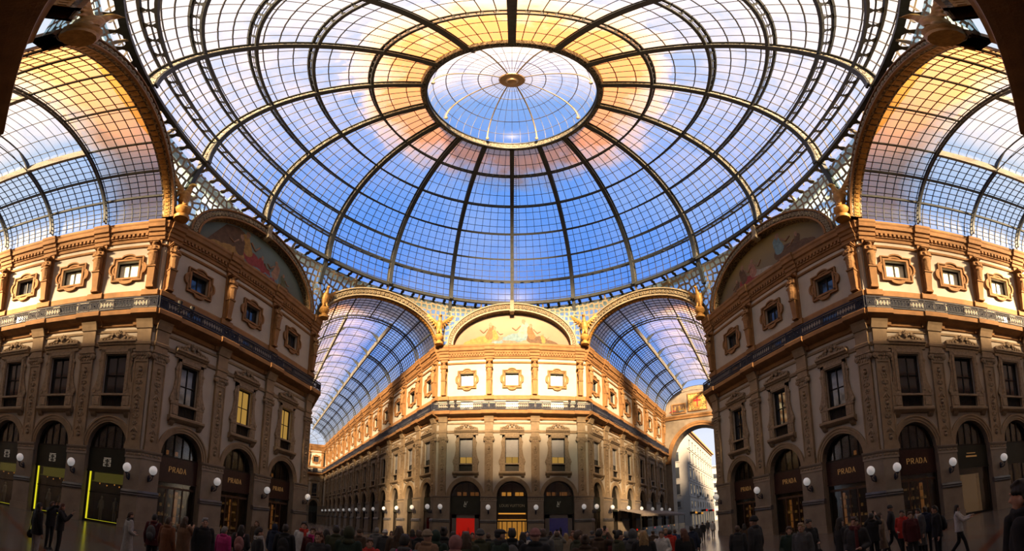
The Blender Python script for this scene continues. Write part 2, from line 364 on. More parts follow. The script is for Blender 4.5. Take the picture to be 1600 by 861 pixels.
def sweep(path, prof):
    """profile run round a building with mitred corners, in world coordinates; path goes to the right as one faces the wall"""
    P = [Vector(p) for p in path]; mb = MB(); n = len(prof); vs = []
    segn = []
    for a, b in zip(P, P[1:]): u = (b - a).normalized(); segn.append(Vector((u.y, -u.x)))
    for i, p in enumerate(P):
        n1 = segn[max(0, i - 1)]; n2 = segn[min(i, len(segn) - 1)]; m = (n1 + n2) / (1 + n1.dot(n2))
        for e, z in prof: q = p + m * e; vs.append((q.x, q.y, z))
    fs = []
    for i in range(len(P) - 1):
        for k in range(n): fs.append((i * n + k, i * n + (k + 1) % n, (i + 1) * n + (k + 1) % n, (i + 1) * n + k))
    fs += [tuple(range(n)), tuple(range(len(vs) - 1, len(vs) - n - 1, -1))]
    mb.add(vs, fs); return mb
def local(f, mb):   # facade coordinates (x along, y inward from the wall plane) to world
    o = f.pt(0, WALL_E); return mb.xf(Matrix.Translation(o) @ Matrix.Rotation(f.rz, 4, 'Z'))

# ------------------------------------------------------------------ carved details (built once, shared by every bay)
def relief_column(x, z0, z1, seed):
    """candelabrum relief: vases, leaf pairs, rosettes and scrolls stacked up a pilaster panel"""
    r = random.Random(seed); mb = MB(); z = z0; k = 0
    while z < z1 - 0.3:
        kind = k % 5; h = 0.42
        if kind == 0: mb.lathe([(0.03, 0), (0.13, .05), (0.16, .16), (0.07, .27), (0.13, .36), (.02, .4)], 8, (x, 0, z))
        elif kind == 1:
            for s in (-1, 1): mb.blob((x + s * 0.14, 0, z + .2), (.07, .07, .22), 6, 4, Matrix.Rotation(s * -0.6, 3, 'Y'))
            mb.blob((x, 0, z + .22), (.05, .08, .2), 6, 4)
        elif kind == 2:
            for q in range(6): g = q * PI / 3; mb.blob((x + .12 * math.cos(g), 0, z + .2 + .12 * math.sin(g)), (.07, .06, .07), 6, 4)
            mb.blob((x, -.02, z + .2), .06, 6, 4)
        elif kind == 3:
            for s in (-1, 1): mb.tube([(x + s * (.13 + .1 * math.cos(t)), -.02, z + .2 + .12 * math.sin(t)) for t in [q * PI / 3 for q in range(6)]], .035, 5, True)
            mb.blob((x, 0, z + .2), (.05, .06, .24), 6, 4)
        else:
            for s in (-1, 1):
                mb.blob((x + s * .1, 0, z + .1), (.1, .06, .06), 6, 4, Matrix.Rotation(s * .5, 3, 'Y')); mb.blob((x + s * .17, 0, z + .28), (.05, .06, .12), 6, 4)
            mb.blob((x, -.01, z + .3), (.07, .08, .1), 6, 4)
        z += h + 0.03; k += 1
    return mb
def pil_shaft(w):
    mb = MB(); h = w / 2
    mb.box(-h - .06, h + .06, -.30, 0, 4.95, 5.25); mb.box(-h - .03, h + .03, -.27, 0, 5.25, 5.38)
    mb.box(-h, h, -.20, 0, 5.38, 10.9)
    for s in (-1, 1): mb.box(s * h - (.1 if s > 0 else 0), s * h + (0 if s > 0 else .1), -.25, -.2, 5.38, 10.9)
    for a, b in ((5.38, 5.5), (10.78, 10.9)): mb.box(-h + .1, h - .1, -.25, -.2, a, b)
    # entablature block over the capital up to the balcony
    mb.box(-h, h, -.24, 0, 11.6, 12.0)
    mb.profile([(0, 12.0), (.3, 12.02), (.34, 12.2), (.28, 12.3), (0, 12.32)], -h - .06, h + .06)
    mb.box(-h, h, -.26, 0, 12.32, 13.2)
    mb.profile([(0, 13.2), (.34, 13.22), (.4, 13.4), (.5, 13.62), (.62, 13.8), (0, 13.85)], -h - .08, h + .08)
    return mb
def capital_mb(w):
    mb = MB(); h = w / 2
    mb.box(-h - .12, h + .12, -.36, 0, 11.46, 11.6); mb.box(-h - .02, h + .02, -.3, 0, 11.36, 11.46)
    for s in (-1, 1):
        c = (s * (h + .02), 0, 11.22)
        for r, d in ((.2, -.33), (.13, -.37), (.06, -.41)):
            mb.tube([(c[0], d, c[2]), (c[0], -.1, c[2])], r, 12)
    for k in range(5): mb.blob((-h * .6 + k * h * .3, -.27, 11.27), (h * .16, .08, .1), 6, 4)
    mb.box(-h, h, -.24, 0, 10.9, 11.36)
    for k in range(4): mb.blob((-h * .66 + k * h * .44, -.24, 11.04), (h * .17, .06, .13), 6, 4)
    return mb
def pier_mb(w):
    """ground-floor pier face with plinth, dark moulded band and carved impost block"""
    mb = MB(); h = w / 2
    mb.box(-h - .1, h + .1, -.34, 0, 0, .5); mb.box(-h - .04, h + .04, -.28, 0, .5, 2.05)
    mb.box(-h, h, -.18, 0, 2.42, 4.42)
    mb.profile([(0, 4.42), (.22, 4.42), (.2, 4.55), (.2, 4.76), (.26, 4.8), (.3, 4.9), (.3, 4.96), (0, 4.96)], -h - .06, h + .06)
    return mb
def pier_band(w): h = w / 2; mb = MB(); mb.profile([(0, 2.03), (.32, 2.05), (.36, 2.14), (.30, 2.2), (.34, 2.28), (.26, 2.42), (0, 2.42)], -h - .05, h + .05); return mb
def impost_relief(w):
    mb = MB(); h = w / 2; n = max(3, int(w / .28))
    for k in range(n):
        x = -h + w * (k + .5) / n
        mb.blob((x, -.2, 4.65), (.09, .05, .09), 6, 4)
        for s in (-1, 1): mb.blob((x + s * .1, -.2, 4.65), (.03, .03, .08), 5, 4)
    return mb
def archivolt(ha):
    mb = MB(); n = 24
    for r0, r1, d in ((0, .14, .10), (.14, .34, .15), (.34, .46, .21)):
        vs = []
        for k in range(n + 1):
            g = PI - PI * k / n; c, s = math.cos(g), math.sin(g)
            for r, y in ((r0, 0), (r0, -d), (r1, -d), (r1, 0)): vs.append(((ha + r) * c, y, SPR + (RISE + r) * s))
        mb.add(vs, [(i * 4 + a, i * 4 + (a + 1) % 4, i * 4 + 4 + (a + 1) % 4, i * 4 + 4 + a) for i in range(n) for a in range(4)])
    return mb
def win_surround():
    mb = MB()
    for s in (-1, 1):
        x0, x1 = sorted((s * .84, s * 1.22)); mb.box(x0, x1, -.16, 0, 8.5, 11.75)
        x0, x1 = sorted((s * .92, s * 1.1)); mb.box(x0, x1, -.22, -.16, 8.8, 11.5)
        # scrolled side console, flaring towards the sill
        ol = [(1.22, 11.2), (1.30, 11.1), (1.32, 10.7), (1.26, 10.3), (1.30, 9.9), (1.40, 9.4), (1.52, 9.1), (1.64, 8.8), (1.62, 8.62), (1.48, 8.52), (1.22, 8.52)]
        mb.prism([(s * x, z) for x, z in ol], -.14, 0)
        mb.tube([(s * 1.5, -.2, 8.74), (s * 1.5, 0, 8.74)], .15, 10); mb.tube([(s * 1.27, -.19, 10.95), (s * 1.27, 0, 10.95)], .1, 8)
        x0, x1 = sorted((s * .84, s * 1.5)); mb.box(x0, x1, -.2, 0, 7.62, 8.5)
        x0, x1 = sorted((s * .98, s * 1.36)); mb.box(x0, x1, -.24, -.2, 7.75, 8.38)
    mb.box(-1.22, 1.22, -.16, 0, 11.4, 11.78); mb.box(-.9, .9, -.2, -.16, 11.5, 11.68)
    mb.box(-1.56, 1.56, -.24, 0, 8.42, 8.56)
    return mb
def win_pediment():
    mb = MB()
    mb.profile([(0, 11.78), (.12, 11.8), (.14, 12.02), (.26, 12.06), (.3, 12.16), (.42, 12.22), (.42, 12.36), (0, 12.4)], -1.5, 1.5)
    # crest: scrolled gable with central shell
    for s in (-1, 1):
        mb.tube([(s * (1.35 - .95 * t), -.16, 12.45 + .34 * math.sin(t * PI / 2) + .06 * math.sin(t * 9)) for t in [k / 8 for k in range(9)]], [.07 + .05 * k / 8 for k in range(9)], 6)
        mb.tube([(s * 1.34, -.26, 12.5), (s * 1.34, -.02, 12.5)], .13, 8); mb.tube([(s * .46, -.27, 12.84), (s * .46, -.02, 12.84)], .12, 8)
        for q in range(3): mb.blob((s * (1.05 - .26 * q), -.14, 12.48 + .06 * q), (.13, .09, .08 + .03 * q), 6, 4)
    for q in range(5): g = PI * (.15 + .7 * q / 4); mb.blob((.2 * math.cos(g), -.17, 12.78 + .26 * math.sin(g)), (.07, .08, .17), 6, 4, Matrix.Rotation(PI / 2 - g, 3, 'Y'))
    mb.blob((0, -.2, 12.72), (.16, .12, .15), 8, 5); mb.box(-.45, .45, -.12, 0, 12.38, 12.62)
    return mb
def win_sill():
    mb = MB(); mb.profile([(0, 7.22), (.2, 7.26), (.34, 7.36), (.42, 7.44), (.42, 7.58), (.3, 7.64), (0, 7.66)], -1.62, 1.62)
    for s in (-1, 1):
        x0, x1 = sorted((s * 1.12, s * 1.5)); mb.profile([(0, 6.98), (.12, 7.0), (.26, 7.12), (.36, 7.26), (0, 7.28)], x0, x1)
    return mb
def apron_grille():
    mb = MB(); mb.box(-.84, .84, .1, .16, 7.7, 8.44)
    for k in range(13): x = -.78 + k * .13; mb.box(x - .025, x + .025, .04, .1, 7.74, 8.4)
    mb.box(-.84, .84, .02, .1, 7.66, 7.76); mb.box(-.84, .84, .02, .1, 8.36, 8.46); return mb
def sash_mb(z0, z1, hw, nx, nz, y=.28):
    mb = MB(); t = .055
    for s in (-1, 1): x0, x1 = sorted((s * hw, s * (hw - .1))); mb.box(x0, x1, y - .08, y + .02, z0, z1)
    mb.box(-hw, hw, y - .08, y + .02, z0, z0 + .1); mb.box(-hw, hw, y - .08, y + .02, z1 - .1, z1)
    for k in range(1, nx): x = -hw + 2 * hw * k / nx; mb.box(x - t / 2, x + t / 2, y - .06, y, z0, z1)
    for k in range(1, nz): z = z0 + (z1 - z0) * k / nz; mb.box(-hw, hw, y - .06, y, z - t / 2, z + t / 2)
    return mb
def pane_mb(z0, z1, hw, y=.3): mb = MB(); mb.box(-hw, hw, y, y + .02, z0, z1); return mb
def attic_frame():
    """square window frame inside a lobed, shouldered border"""
    mb = MB(); zc = 18.4
    def outline(o):
        pts = []; a = 1.12 + o; b = 1.12 + o; r = .62 + o * .6; q = .5
        for side in range(4):
            g0 = side * PI / 2; loc = []
            loc += [(a, -b), (a, -.52 - o * .2)]
            loc += [(a + r * q * math.cos(t) * .9 - .02, (.52 + o * .2) * math.sin(t)) for t in [-PI / 2 + PI * k / 8 for k in range(1, 8)]]
            loc += [(a, .52 + o * .2)]
            c, s = math.cos(g0), math.sin(g0)
            pts += [(c * x - s * y, (s * x + c * y) * .92) for x, y in loc]
        return pts
    def ring(o0, o1, d):
        A, B = outline(o0), outline(o1); n = len(A); vs = []
        for (x, z), (X, Z) in zip(A, B): vs += [(x, 0, z + zc), (x, -d, z + zc), (X, -d, Z + zc), (X, 0, Z + zc)]
        mb.add(vs, [(i * 4 + a, i * 4 + (a + 1) % 4, ((i + 1) % n) * 4 + (a + 1) % 4, ((i + 1) % n) * 4 + a) for i in range(n) for a in range(4)])
    ring(-.02, .1, .2); ring(-.2, -.02, .1)
    for s in (-1, 1):
        x0, x1 = sorted((s * .85, s * 1.02)); mb.box(x0, x1, -.14, 0, 17.5, 19.28)
    mb.box(-1.02, 1.02, -.14, 0, 19.17, 19.32); mb.box(-1.02, 1.02, -.14, 0, 17.46, 17.62); return mb

def railing_panel(w, seed=0):
    """cast-iron balcony bay: handrails, rosette panels at the ends, rows of looped balusters between"""
    mb = MB(); h = w / 2
    for z, t in ((14.5, .05), (14.64, .025), (15.2, .025), (15.36, .05)): mb.box(-h, h, -.04, .04, z - t, z + t)
    for s in (-1, 1):
        for x in (h - .02, h - .85): mb.box(s * x - .03, s * x + .03, -.035, .035, 14.44, 15.42)
        c = s * (h - .44)
        mb.box(c - .36, c + .36, .0, .015, 14.62, 15.2)
        for r in (.27, .15): mb.tube([(c + r * math.cos(t), 0, 14.91 + r * math.sin(t)) for t in [q * PI / 6 for q in range(12)]], .026, 5, True)
        for q in range(8): g = q * PI / 4; mb.box(c + .21 * math.cos(g) - .03, c + .21 * math.cos(g) + .03, -.02, .02, 14.91 + .21 * math.sin(g) - .03, 14.91 + .21 * math.sin(g) + .03)
        mb.blob((c, 0, 14.91), .08, 6, 4)
        for sx in (-1, 1):
            for sz in (-1, 1): mb.blob((c + sx * .3, 0, 14.91 + sz * .2), (.08, .03, .09), 6, 4)
    L = w - 1.75; n = max(2, int(L / .24))
    for k in range(n):
        x = -L / 2 + L * (k + .5) / n
        mb.tube([(x + .075 * math.cos(t), 0, 14.91 + .25 * math.sin(t)) for t in [q * PI / 5 for q in range(10)]], .03, 5, True)
        mb.blob((x + L / n / 2, 0, 15.08), (.05, .03, .09), 5, 4); mb.blob((x + L / n / 2, 0, 14.74), (.05, .03, .09), 5, 4)
    return mb

def caryatid():
    """draped herm figure with crossed arms; the body welds into one skin"""
    mb = MB()
    mb.lathe([(.19, 0), (.22, .3), (.26, .6), (.31, .95), (.31, 1.07), (.27, 1.17)], 10, (0, -.02, .30))       # hips and long skirt
    mb.blob((0, -.03, 1.62), (.27, .2, .3)); mb.blob((0, -.04, 1.95), (.30, .2, .26)); mb.limb((-.24, -.02, 2.1), (.24, -.02, 2.1), .1, .1)
    for s in (-1, 1):
        mb.limb((s * .3, -.02, 2.08), (s * .36, -.1, 1.78), .1, .085); mb.limb((s * .36, -.1, 1.78), (-s * .1, -.27, 1.72 + .1 * (s > 0)), .085, .06)
        mb.blob((-s * .12, -.29, 1.73 + .1 * (s > 0)), (.07, .05, .06), 6, 4); mb.blob((s * .12, -.2, 1.98), (.11, .09, .1))
    for k in range(7): x = -.24 + .08 * k; mb.limb((x * 1.05, -.25 + abs(x) * .35, 1.5), (x * .75, -.2 + abs(x) * .4, .38), .04, .045, 6)
    mb.tube([(.3, -.2, 1.52), (.1, -.28, 1.42), (-.15, -.28, 1.34), (-.32, -.16, 1.3)], .07, 6)
    mb.limb((0, -.04, 2.12), (0, -.06, 2.25), .075, .07); mb.blob((0, -.09, 2.38), (.125, .14, .17), 10, 7); mb.blob((0, -.22, 2.36), (.025, .03, .035), 6, 4)
    mb.blob((0, -.04, 2.44), (.155, .155, .14), 8, 6)
    for s in (-1, 1): mb.blob((s * .13, -.05, 2.32), (.05, .07, .13), 6, 5)
    return remesh(mb, 'caryatid_figure', .035, 2)
def herm_base():
    mb = MB()
    z0 = -1.44
    mb.add([(-.17, .02, z0), (.17, .02, z0), (.17, .3, z0), (-.17, .3, z0), (-.25, -.16, .3), (.25, -.16, .3), (.25, .3, .3), (-.25, .3, .3)],
           [(0, 3, 2, 1), (4, 5, 6, 7), (0, 1, 5, 4), (1, 2, 6, 5), (2, 3, 7, 6), (3, 0, 4, 7)])
    mb.box(-.24, .24, -.06, .3, z0, z0 + .16); mb.box(-.29, .29, -.22, .3, .22, .33)
    mb.box(-.2, .2, .05, .3, .3, 2.5); mb.box(-.36, .36, -.3, .3, 2.53, 2.64); mb.box(-.28, .28, -.24, .3, 2.46, 2.55)
    return mb
def lamp_bracket():
    mb = MB(); mb.tube([(0, -.18, 3.12), (0, -.5, 3.05), (0, -.78, 3.16), (0, -.82, 3.36)], .035, 6); mb.blob((0, -.24, 3.2), (.09, .08, .22)); mb.blob((0, -.8, 3.4), (.13, .13, .06), 10, 5)
    mb.tube([(0, -.3 + .13 * math.cos(t), 3.3 + .13 * math.sin(t)) for t in [q * PI / 5 for q in range(10)]], .022, 5, True)
    mb.tube([(0, -.55 + .1 * math.cos(t), 3.2 + .1 * math.sin(t)) for t in [q * PI / 5 for q in range(10)]], .02, 5, True); return mb

CARY = caryatid(); CARYB = herm_base().mesh('herm_pedestal')
WIN_N = [0]
def add_lamp(f, key, a, idx):
    t = thing('wall_lamp', 'white globe lamp ' + idx, 'lamp', f.pt(a, WALL_E), f.rz, 'globe lamps on the arcade piers')
    part(t, 'bracket', cached('lamp_bracket', lamp_bracket, .6), RAIL, (0, 0, 0))
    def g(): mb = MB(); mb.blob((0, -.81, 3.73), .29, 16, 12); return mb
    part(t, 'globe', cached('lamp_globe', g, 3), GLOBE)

def facade(key, owner):
    f = F[key]; mb_up, mb_lo = wall_rows(f)
    far = key in ('fleft', 'farend')
    part(owner, 'plaster_wall', local(f, mb_up), PLAST); part(owner, 'ground_storey', local(f, mb_lo), PIER)
    org = f.pt(0, WALL_E)
    # pilasters, piers
    cs = sorted(f.c)
    for a in f.pil:
        w = 1.0 if not (key in ('fleft', 'fright') and a in (f.pil[0],)) else .8
        if key in ('left', 'right', 'leftarm', 'rightarm'): w = 1.05
        p = part(owner, 'pilaster', cached(('pilaster', w), lambda: pil_shaft(w)), LSTONE, f.pt(a, WALL_E), f.rz)
        part(p, 'candelabrum_relief', cached(('relief', 0), lambda: relief_column(0, 5.55, 10.7, 3).shift(0, -.2, 0), 1.0), LCARVE)
        part(p, 'capital', cached(('capital', w), lambda: capital_mb(w), .7), LCARVE)
    ed = [0.0] + [x for c in cs for x in (c - f.ha, c + f.ha)] + [f.L]
    for x0, x1 in zip(ed[0::2], ed[1::2]):
        w = round(x1 - x0 - .06, 2); c = (x0 + x1) / 2
        if w < .3: continue
        p = part(owner, 'pier', cached(('pier', w), lambda: pier_mb(w)), PIER, f.pt(c, WALL_E), f.rz)
        part(p, 'dark_band', cached(('band', w), lambda: pier_band(w)), DARKST, label='dark marble moulding')
        part(p, 'impost_relief', cached(('impost', w), lambda: impost_relief(w), 1.0), LCARVE)
    dent = MB(); n = int(f.L / .34)
    for k in range(n): x = f.L * (k + .5) / n; dent.box(x - .09, x + .09, -.36, 0, 21.42, 21.66)
    part(owner, 'dentil_molding', local(f, dent), STONE)
    # forward breaks of cornice and balcony over the pilasters
    def brk():
        br = MB()
        for prof, w, d in ((CORN, .62, .16), (ATTB, .62, .16), (BALC, .95, .12)): br.profile([(e + .25 + (d if 0 < i < len(prof) - 1 else 0), z) for i, (e, z) in enumerate(prof)], -w, w)
        br.box(-.42, .42, -.12, 0, 16.4, 20.64); br.box(-.42, .42, -.2, 0, 20.64, 20.95); return br
    for a in f.pil: part(owner, 'attic_pilaster', cached('attic_pilaster', brk), STONE, f.pt(a, WALL_E), f.rz)
    for a in f.c:
        i = rank(key, a); loc = f.pt(a, WALL_E); W = where(key, i)
        part(owner, 'archivolt', cached(('archivolt', f.ha), lambda: archivolt(f.ha), .5), LSTONE, loc, f.rz)
        # tall first-floor window
        WIN_N[0] += 1
        wt = thing(f'window_{WIN_N[0]}', 'tall scroll-framed window ' + W, 'window', loc, f.rz, kind='structure')
        part(wt, 'surround', cached('win_surround', win_surround), LCARVE); part(wt, 'pediment', cached('win_pediment', win_pediment, .8), LCARVE)
        part(wt, 'sill', cached('win_sill', win_sill), LSTONE); part(wt, 'apron_grille', cached('apron_grille', apron_grille), FRAMED)
        part(wt, 'sash', cached('sash_tall', lambda: sash_mb(8.5, 11.4, .84, 2, 2)), FRAMED)
        if key in ('front',) or (key == 'fright' and i < 2) or (key == 'fleft' and i < 3):
            part(wt, 'blind', cached('blind', lambda: blind_mb()), BLIND, label='grey slatted blind drawn most of the way')
            part(wt, 'pane', cached('pane_low', lambda: pane_mb(8.5, 9.35, .84)), LITW if key == 'front' else PANE)
        elif key == 'left' and i in (1, 2): part(wt, 'pane', cached('pane_tall', lambda: pane_mb(8.5, 11.4, .84)), LITW, label='pane glowing yellow from the lit room')
        else: part(wt, 'pane', cached('pane_tall', lambda: pane_mb(8.5, 11.4, .84)), PANE)
        # attic window
        WIN_N[0] += 1
        at = thing(f'window_{WIN_N[0]}', 'square lobed attic window ' + W, 'window', loc, f.rz, kind='structure')
        part(at, 'lobed_frame', cached('attic_frame', attic_frame), STONE)
        part(at, 'sash', cached('attic_sash', lambda: sash_mb(17.62, 19.17, .85, 2, 1, .34)), FRAMED)
        lit = key in ('front', 'rightarm') or (key == 'leftarm' and i < 2)
        part(at, 'pane', cached('attic_pane', lambda: pane_mb(17.62, 19.17, .85, .36)), PANEW if lit else PANE)
        # low window behind the balcony railing
        part(at, 'low_panel', cached('low_panel', lambda: pane_mb(14.5, 15.8, .8, .2)), PANEW if key == 'front' else PANE)
    # caryatids in front of the attic pilaster strips
    js = sorted(f.pil, reverse=key in ('leftarm', 'fleft', 'right'))
    for j, a in enumerate(js):
        wl = pwhere(key, j, 'pilaster')
        t = thing('caryatid_statue', 'stone caryatid ' + wl, 'statue', f.pt(a, WALL_E, 17.9), f.rz, 'caryatids along the attic')
        part(t, 'figure', CARY, CARVE, (0, -.44, 0)); part(t, 'pedestal', CARYB, STONE, (0, -.40, 0), label='tapered stone pedestal')
        t.scale = (1.15, 1.1, 1.02)
    # railing, one panel per pilaster interval
    rt = thing('balcony_railing', 'dark cast-iron balcony railing with looped balusters on ' + BLD[key], 'railing', f.pt(0, .6), f.rz)
    ps = sorted(f.pil)
    ends = [0.3 if ps[0] < 1.5 else -.2] + [(p + q) / 2 for p, q in zip(ps, ps[1:])] + [f.L - (0.3 if f.L - ps[-1] < 1.5 else 0)]
    ends = [-.35] + [c for c in (sorted(f.c)[:-1] and [(p + q) / 2 for p, q in zip(cs, cs[1:])])] + [f.L + .35]
    for x0, x1 in zip(ends, ends[1:]):
        w = round(x1 - x0, 2); part(rt, 'railing_panel', cached(('rail', w), lambda: railing_panel(w), .9), RAIL, ((x0 + x1) / 2, 0, 0))
    # lamps on the piers
    for j, a in enumerate(js):
        if key == 'farend': continue
        wl = pwhere(key, j, 'pier')
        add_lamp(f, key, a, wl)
def blind_mb():
    mb = MB(); mb.box(-.82, .82, .25, .27, 9.3, 11.4)
    for k in range(14): z = 9.32 + k * .148; mb.box(-.8, .8, .2, .26, z, z + .09)
    mb.box(-.04, .04, .17, .27, 9.3, 11.4); return mb

# ------------------------------------------------------------------ buildings
def building(name, label, path, keys):
    w = thing(name, label, 'wall', kind='structure')
    for k in keys: facade(k, w)
    part(w, 'cornice', sweep(path, CORN[:-1] + [(-2.7, 22.75), (-2.7, 22.6), (-.25, 22.6)]), STONE); part(w, 'balcony_slab', sweep(path, BALC), STONE)
    part(w, 'attic_base', sweep(path, ATTB), STONE); part(w, 'frieze_moulding', sweep(path, FRZ), STONE)
    part(w, 'string_course', sweep(path, STRC), LSTONE); part(w, 'upper_string_course', sweep(path, STR2), LSTONE)
    return w
def v2(v): return (v.x, v.y)
def offs(path, e):
    P = [Vector(p) for p in path]; seg = []
    for a, b in zip(P, P[1:]): u = (b - a).normalized(); seg.append(Vector((u.y, -u.x)))
    r = []
    for i, p in enumerate(P):
        n1 = seg[max(0, i - 1)]; n2 = seg[min(i, len(seg) - 1)]; r.append(p + (n1 + n2) / (1 + n1.dot(n2)) * e)
    return r
PL = [v2(C5L + SWD * LSW), v2(C5L), v2(C3L), v2(C3L + NWD * 60)]
PRT = [v2(C3R + NED * 34), v2(C3R), v2(C5R), v2(C5R + SED * LSW)]
PF = [v2(PE - RR * 15.36), v2(PE), v2(C1L), v2(C1R), v2(C1R + NED * LNE)]
C7L = Vector((-X1, -Y1)); C7R = Vector((X1, -Y1))
BK = Vector((0, -0.68)); C7L = C7L + BK; C7R = C7R + BK
PB = [v2(C7R + SED * 40), v2(C7R), v2(C7L), v2(C7L + SWD * 40)]
wf = building('wall_front', 'sunlit three-bay corner building facing the octagon with arcades receding both sides', PF, ['front', 'fleft', 'fright', 'farend'])
wl = building('wall_left', 'shaded corner building under the grey-green painting, orange-lit attic above yellow-edged shop windows', PL, ['left', 'leftarm'])
wr = building('wall_right', 'shaded corner building under the amber painting, orange-lit attic above the pale open doorway', PRT, ['right', 'rightarm'])
wb = thing('wall_back', 'building behind the viewpoint whose brown cornice juts into both upper corners', 'wall', kind='structure')
for nm, pr in (('cornice', CORN[:-1] + [(-2.7, 22.75), (-2.7, 22.6), (-.25, 22.6)]), ('balcony_slab', BALC), ('attic_base', ATTB)): part(wb, nm, sweep(PB, pr), STONE)
def solid(path, back, z1):   # unseen body of a building: side walls not detailed above, and its roof
    P = offs(path, WALL_E - 2.4); mb = MB(); B = [Vector(b) for b in back]; ring = P + B
    mb.add([(p.x, p.y, z1) for p in ring], [tuple(range(len(ring)))])
    for a, b in zip(ring, ring[1:] + ring[:1]): mb.quad((a.x, a.y, 0), (b.x, b.y, 0), (b.x, b.y, z1), (a.x, a.y, z1))
    return mb
part(wf, 'core', solid(PF, [(18, 76), (-20, 125), (-80, 95)], 22.72), SHELL)
part(wl, 'core', solid(PL, [(-95, 58), (-95, -28)], 22.72), SHELL)
part(wr, 'core', solid(PRT, [(95, -28), (95, 36)], 22.72), SHELL)
rr = MB(); rr.box(47, 94, 10, 35, 22.6, 31); part(wr, 'shade_block', rr, SHELL)  # unseen block added to throw shade over the street building
mbk = solid(PB, [(-10, -75), (10, -75)], 22.72)
part(wb, 'core', mbk, SHELL)
shade_roof = MB(); shade_roof.add([(-10.5, -25.5, 22.7), (10.5, -25.5, 22.7), (24, -46, 22.7), (-24, -46, 22.7), (-9.5, -27, 28.9), (9.5, -27, 28.9), (9.5, -32, 28.9), (-9.5, -32, 28.9)], [(0, 1, 5, 4), (1, 2, 6, 5), (2, 3, 7, 6), (3, 0, 4, 7), (4, 5, 6, 7)]); part(wb, 'roof', shade_roof, SHELL)  # unseen roof added and raised to shade the front building's lower storeys
def plainwall(f, L, skip=0): mb = MB(); mb.box(0, L, .0, .5, 0, 22.7); return local(f, mb)
fb = mk(C3L, NWD, 60, [], [], 1); part(wl, 'arcade_side', plainwall(mk(C3L, NWD, 60, [], [], 1), 60), PLAST)
part(wr, 'arcade_side', plainwall(mk(C3R + NED * 34, -NED, 34, [], [], 1), 34), PLAST)
for fr, L in ((mk(C7R, (-1, 0), 19.29, [], [], 1), 19.29), (mk(C7R + SED * 40, -SED, 40, [], [], 1), 40), (mk(C7L, SWD, 40, [], [], 1), 40)):
    part(wb, 'plaster_wall', plainwall(fr, L), PLAST)
# ------------------------------------------------------------------ lunettes, iron arches, eagles, pierced spandrels
C7L, C7R = C7L - BK, C7R - BK
ZC = 22.75
AI, BI, AO, BO = 7.5, 4.6, 8.25, 5.6         # inner and outer half-axes of every big arch
DRX, DRY, DZ = 20.7, 22.1, 29.25             # dome ring
ORX, ORY, OZ = 6.27, 6.70, 42.15             # oculus
SIDES = {                                    # the eight sides of the octagon, left end as seen from inside
    'front': (C1L, C1R), 'left': (C5L, C3L), 'right': (C3R, C5R), 'back': (C7R, C7L),
    'far left': (C3L, C1L), 'far right': (C1R, C3R), 'near left': (C7L, C5L), 'near right': (C5R, C7R)}
def side_frame(k): a, b = SIDES[k]; return Frame(a, b - a, (b - a).length)
def arch_ring(a0, b0, a1, b1, y0, y1, n=40):
    mb = MB(); vs = []
    for k in range(n + 1):
        g = PI * k / n; c, s = math.cos(g), math.sin(g)
        for a, b, y in ((a0, b0, y0), (a1, b1, y0), (a1, b1, y1), (a0, b0, y1)): vs.append((a * c, y, b * s))
    mb.add(vs, [(i * 4 + q, i * 4 + (q + 1) % 4, i * 4 + 4 + (q + 1) % 4, i * 4 + 4 + q) for i in range(n) for q in range(4)])
    return mb
def bosses():
    mb = MB(); n = 46
    for k in range(n):
        g = PI * (k + .5) / n; c, s = math.cos(g), math.sin(g); x, z = 7.9 * c, 5.12 * s
        mb.tube([(x + .17 * math.cos(t), -.37, z + .17 * math.sin(t)) for t in [q * PI / 4 for q in range(8)]], .05, 5, True); mb.blob((x, -.37, z), (.07, .07, .07), 6, 4)
    return mb
def coffers():
    mb = MB(); n = 44
    for k in range(n):
        g = PI * (k + .5) / n; c, s = math.cos(g), math.sin(g); p = Vector((AI * c, .08, BI * s)); nrm = Vector((-c / AI, 0, -s / BI)).normalized(); t = Vector((-nrm.z, 0, nrm.x)); y = Vector((0, 1, 0))
        for w, h in ((.2, .05), (.11, .09)):
            vs = [p + t * sx * w + y * sy * w + nrm * hz for hz in (0, h) for sx, sy in ((-1, -1), (1, -1), (1, 1), (-1, 1))]
            mb.add(vs, [(0, 3, 2, 1), (4, 5, 6, 7), (0, 1, 5, 4), (1, 2, 6, 5), (2, 3, 7, 6), (3, 0, 4, 7)])
    return mb
A_BODY = arch_ring(AI, BI, AO, BO, -.3, .42).mesh('arch_band'); A_BOSS = bosses().mesh('bosses', .9); A_COF = coffers().mesh('coffers')
def edges(): mb = arch_ring(AO - .06, BO - .06, AO + .1, BO + .1, -.42, .42); mb.merge(arch_ring(AI - .02, BI - .02, AI + .16, BI + .16, -.42, -.28)); return mb
A_EDGE = edges().mesh('arch_mouldings')
def keystone(): mb = MB(); mb.profile([(0, 4.2), (.5, 4.25), (.62, 4.6), (.5, 4.9), (.6, 5.5), (.7, 5.9), (0, 5.95)], -.24, .24); mb.tube([(-.3, -.5, 4.45), (.3, -.5, 4.45)], .2, 8); return mb
A_KEY = keystone().mesh('keystone')
def arch(k, label):
    f = side_frame(k); t = thing('iron_arch', label, 'arch', f.pt(f.L / 2, 0.0, ZC), f.rz)
    part(t, 'band', A_BODY, GOLDB); part(t, 'rosette_molding', A_BOSS, CREAM); part(t, 'edge_molding', A_EDGE, CREAM if k in ('front', 'far left', 'far right') else STONE)
    if k in ('front', 'left', 'right'): part(t, 'keystone', A_KEY, CREAM)
    else: part(t, 'soffit_molding', A_COF, GOLD)
    return f
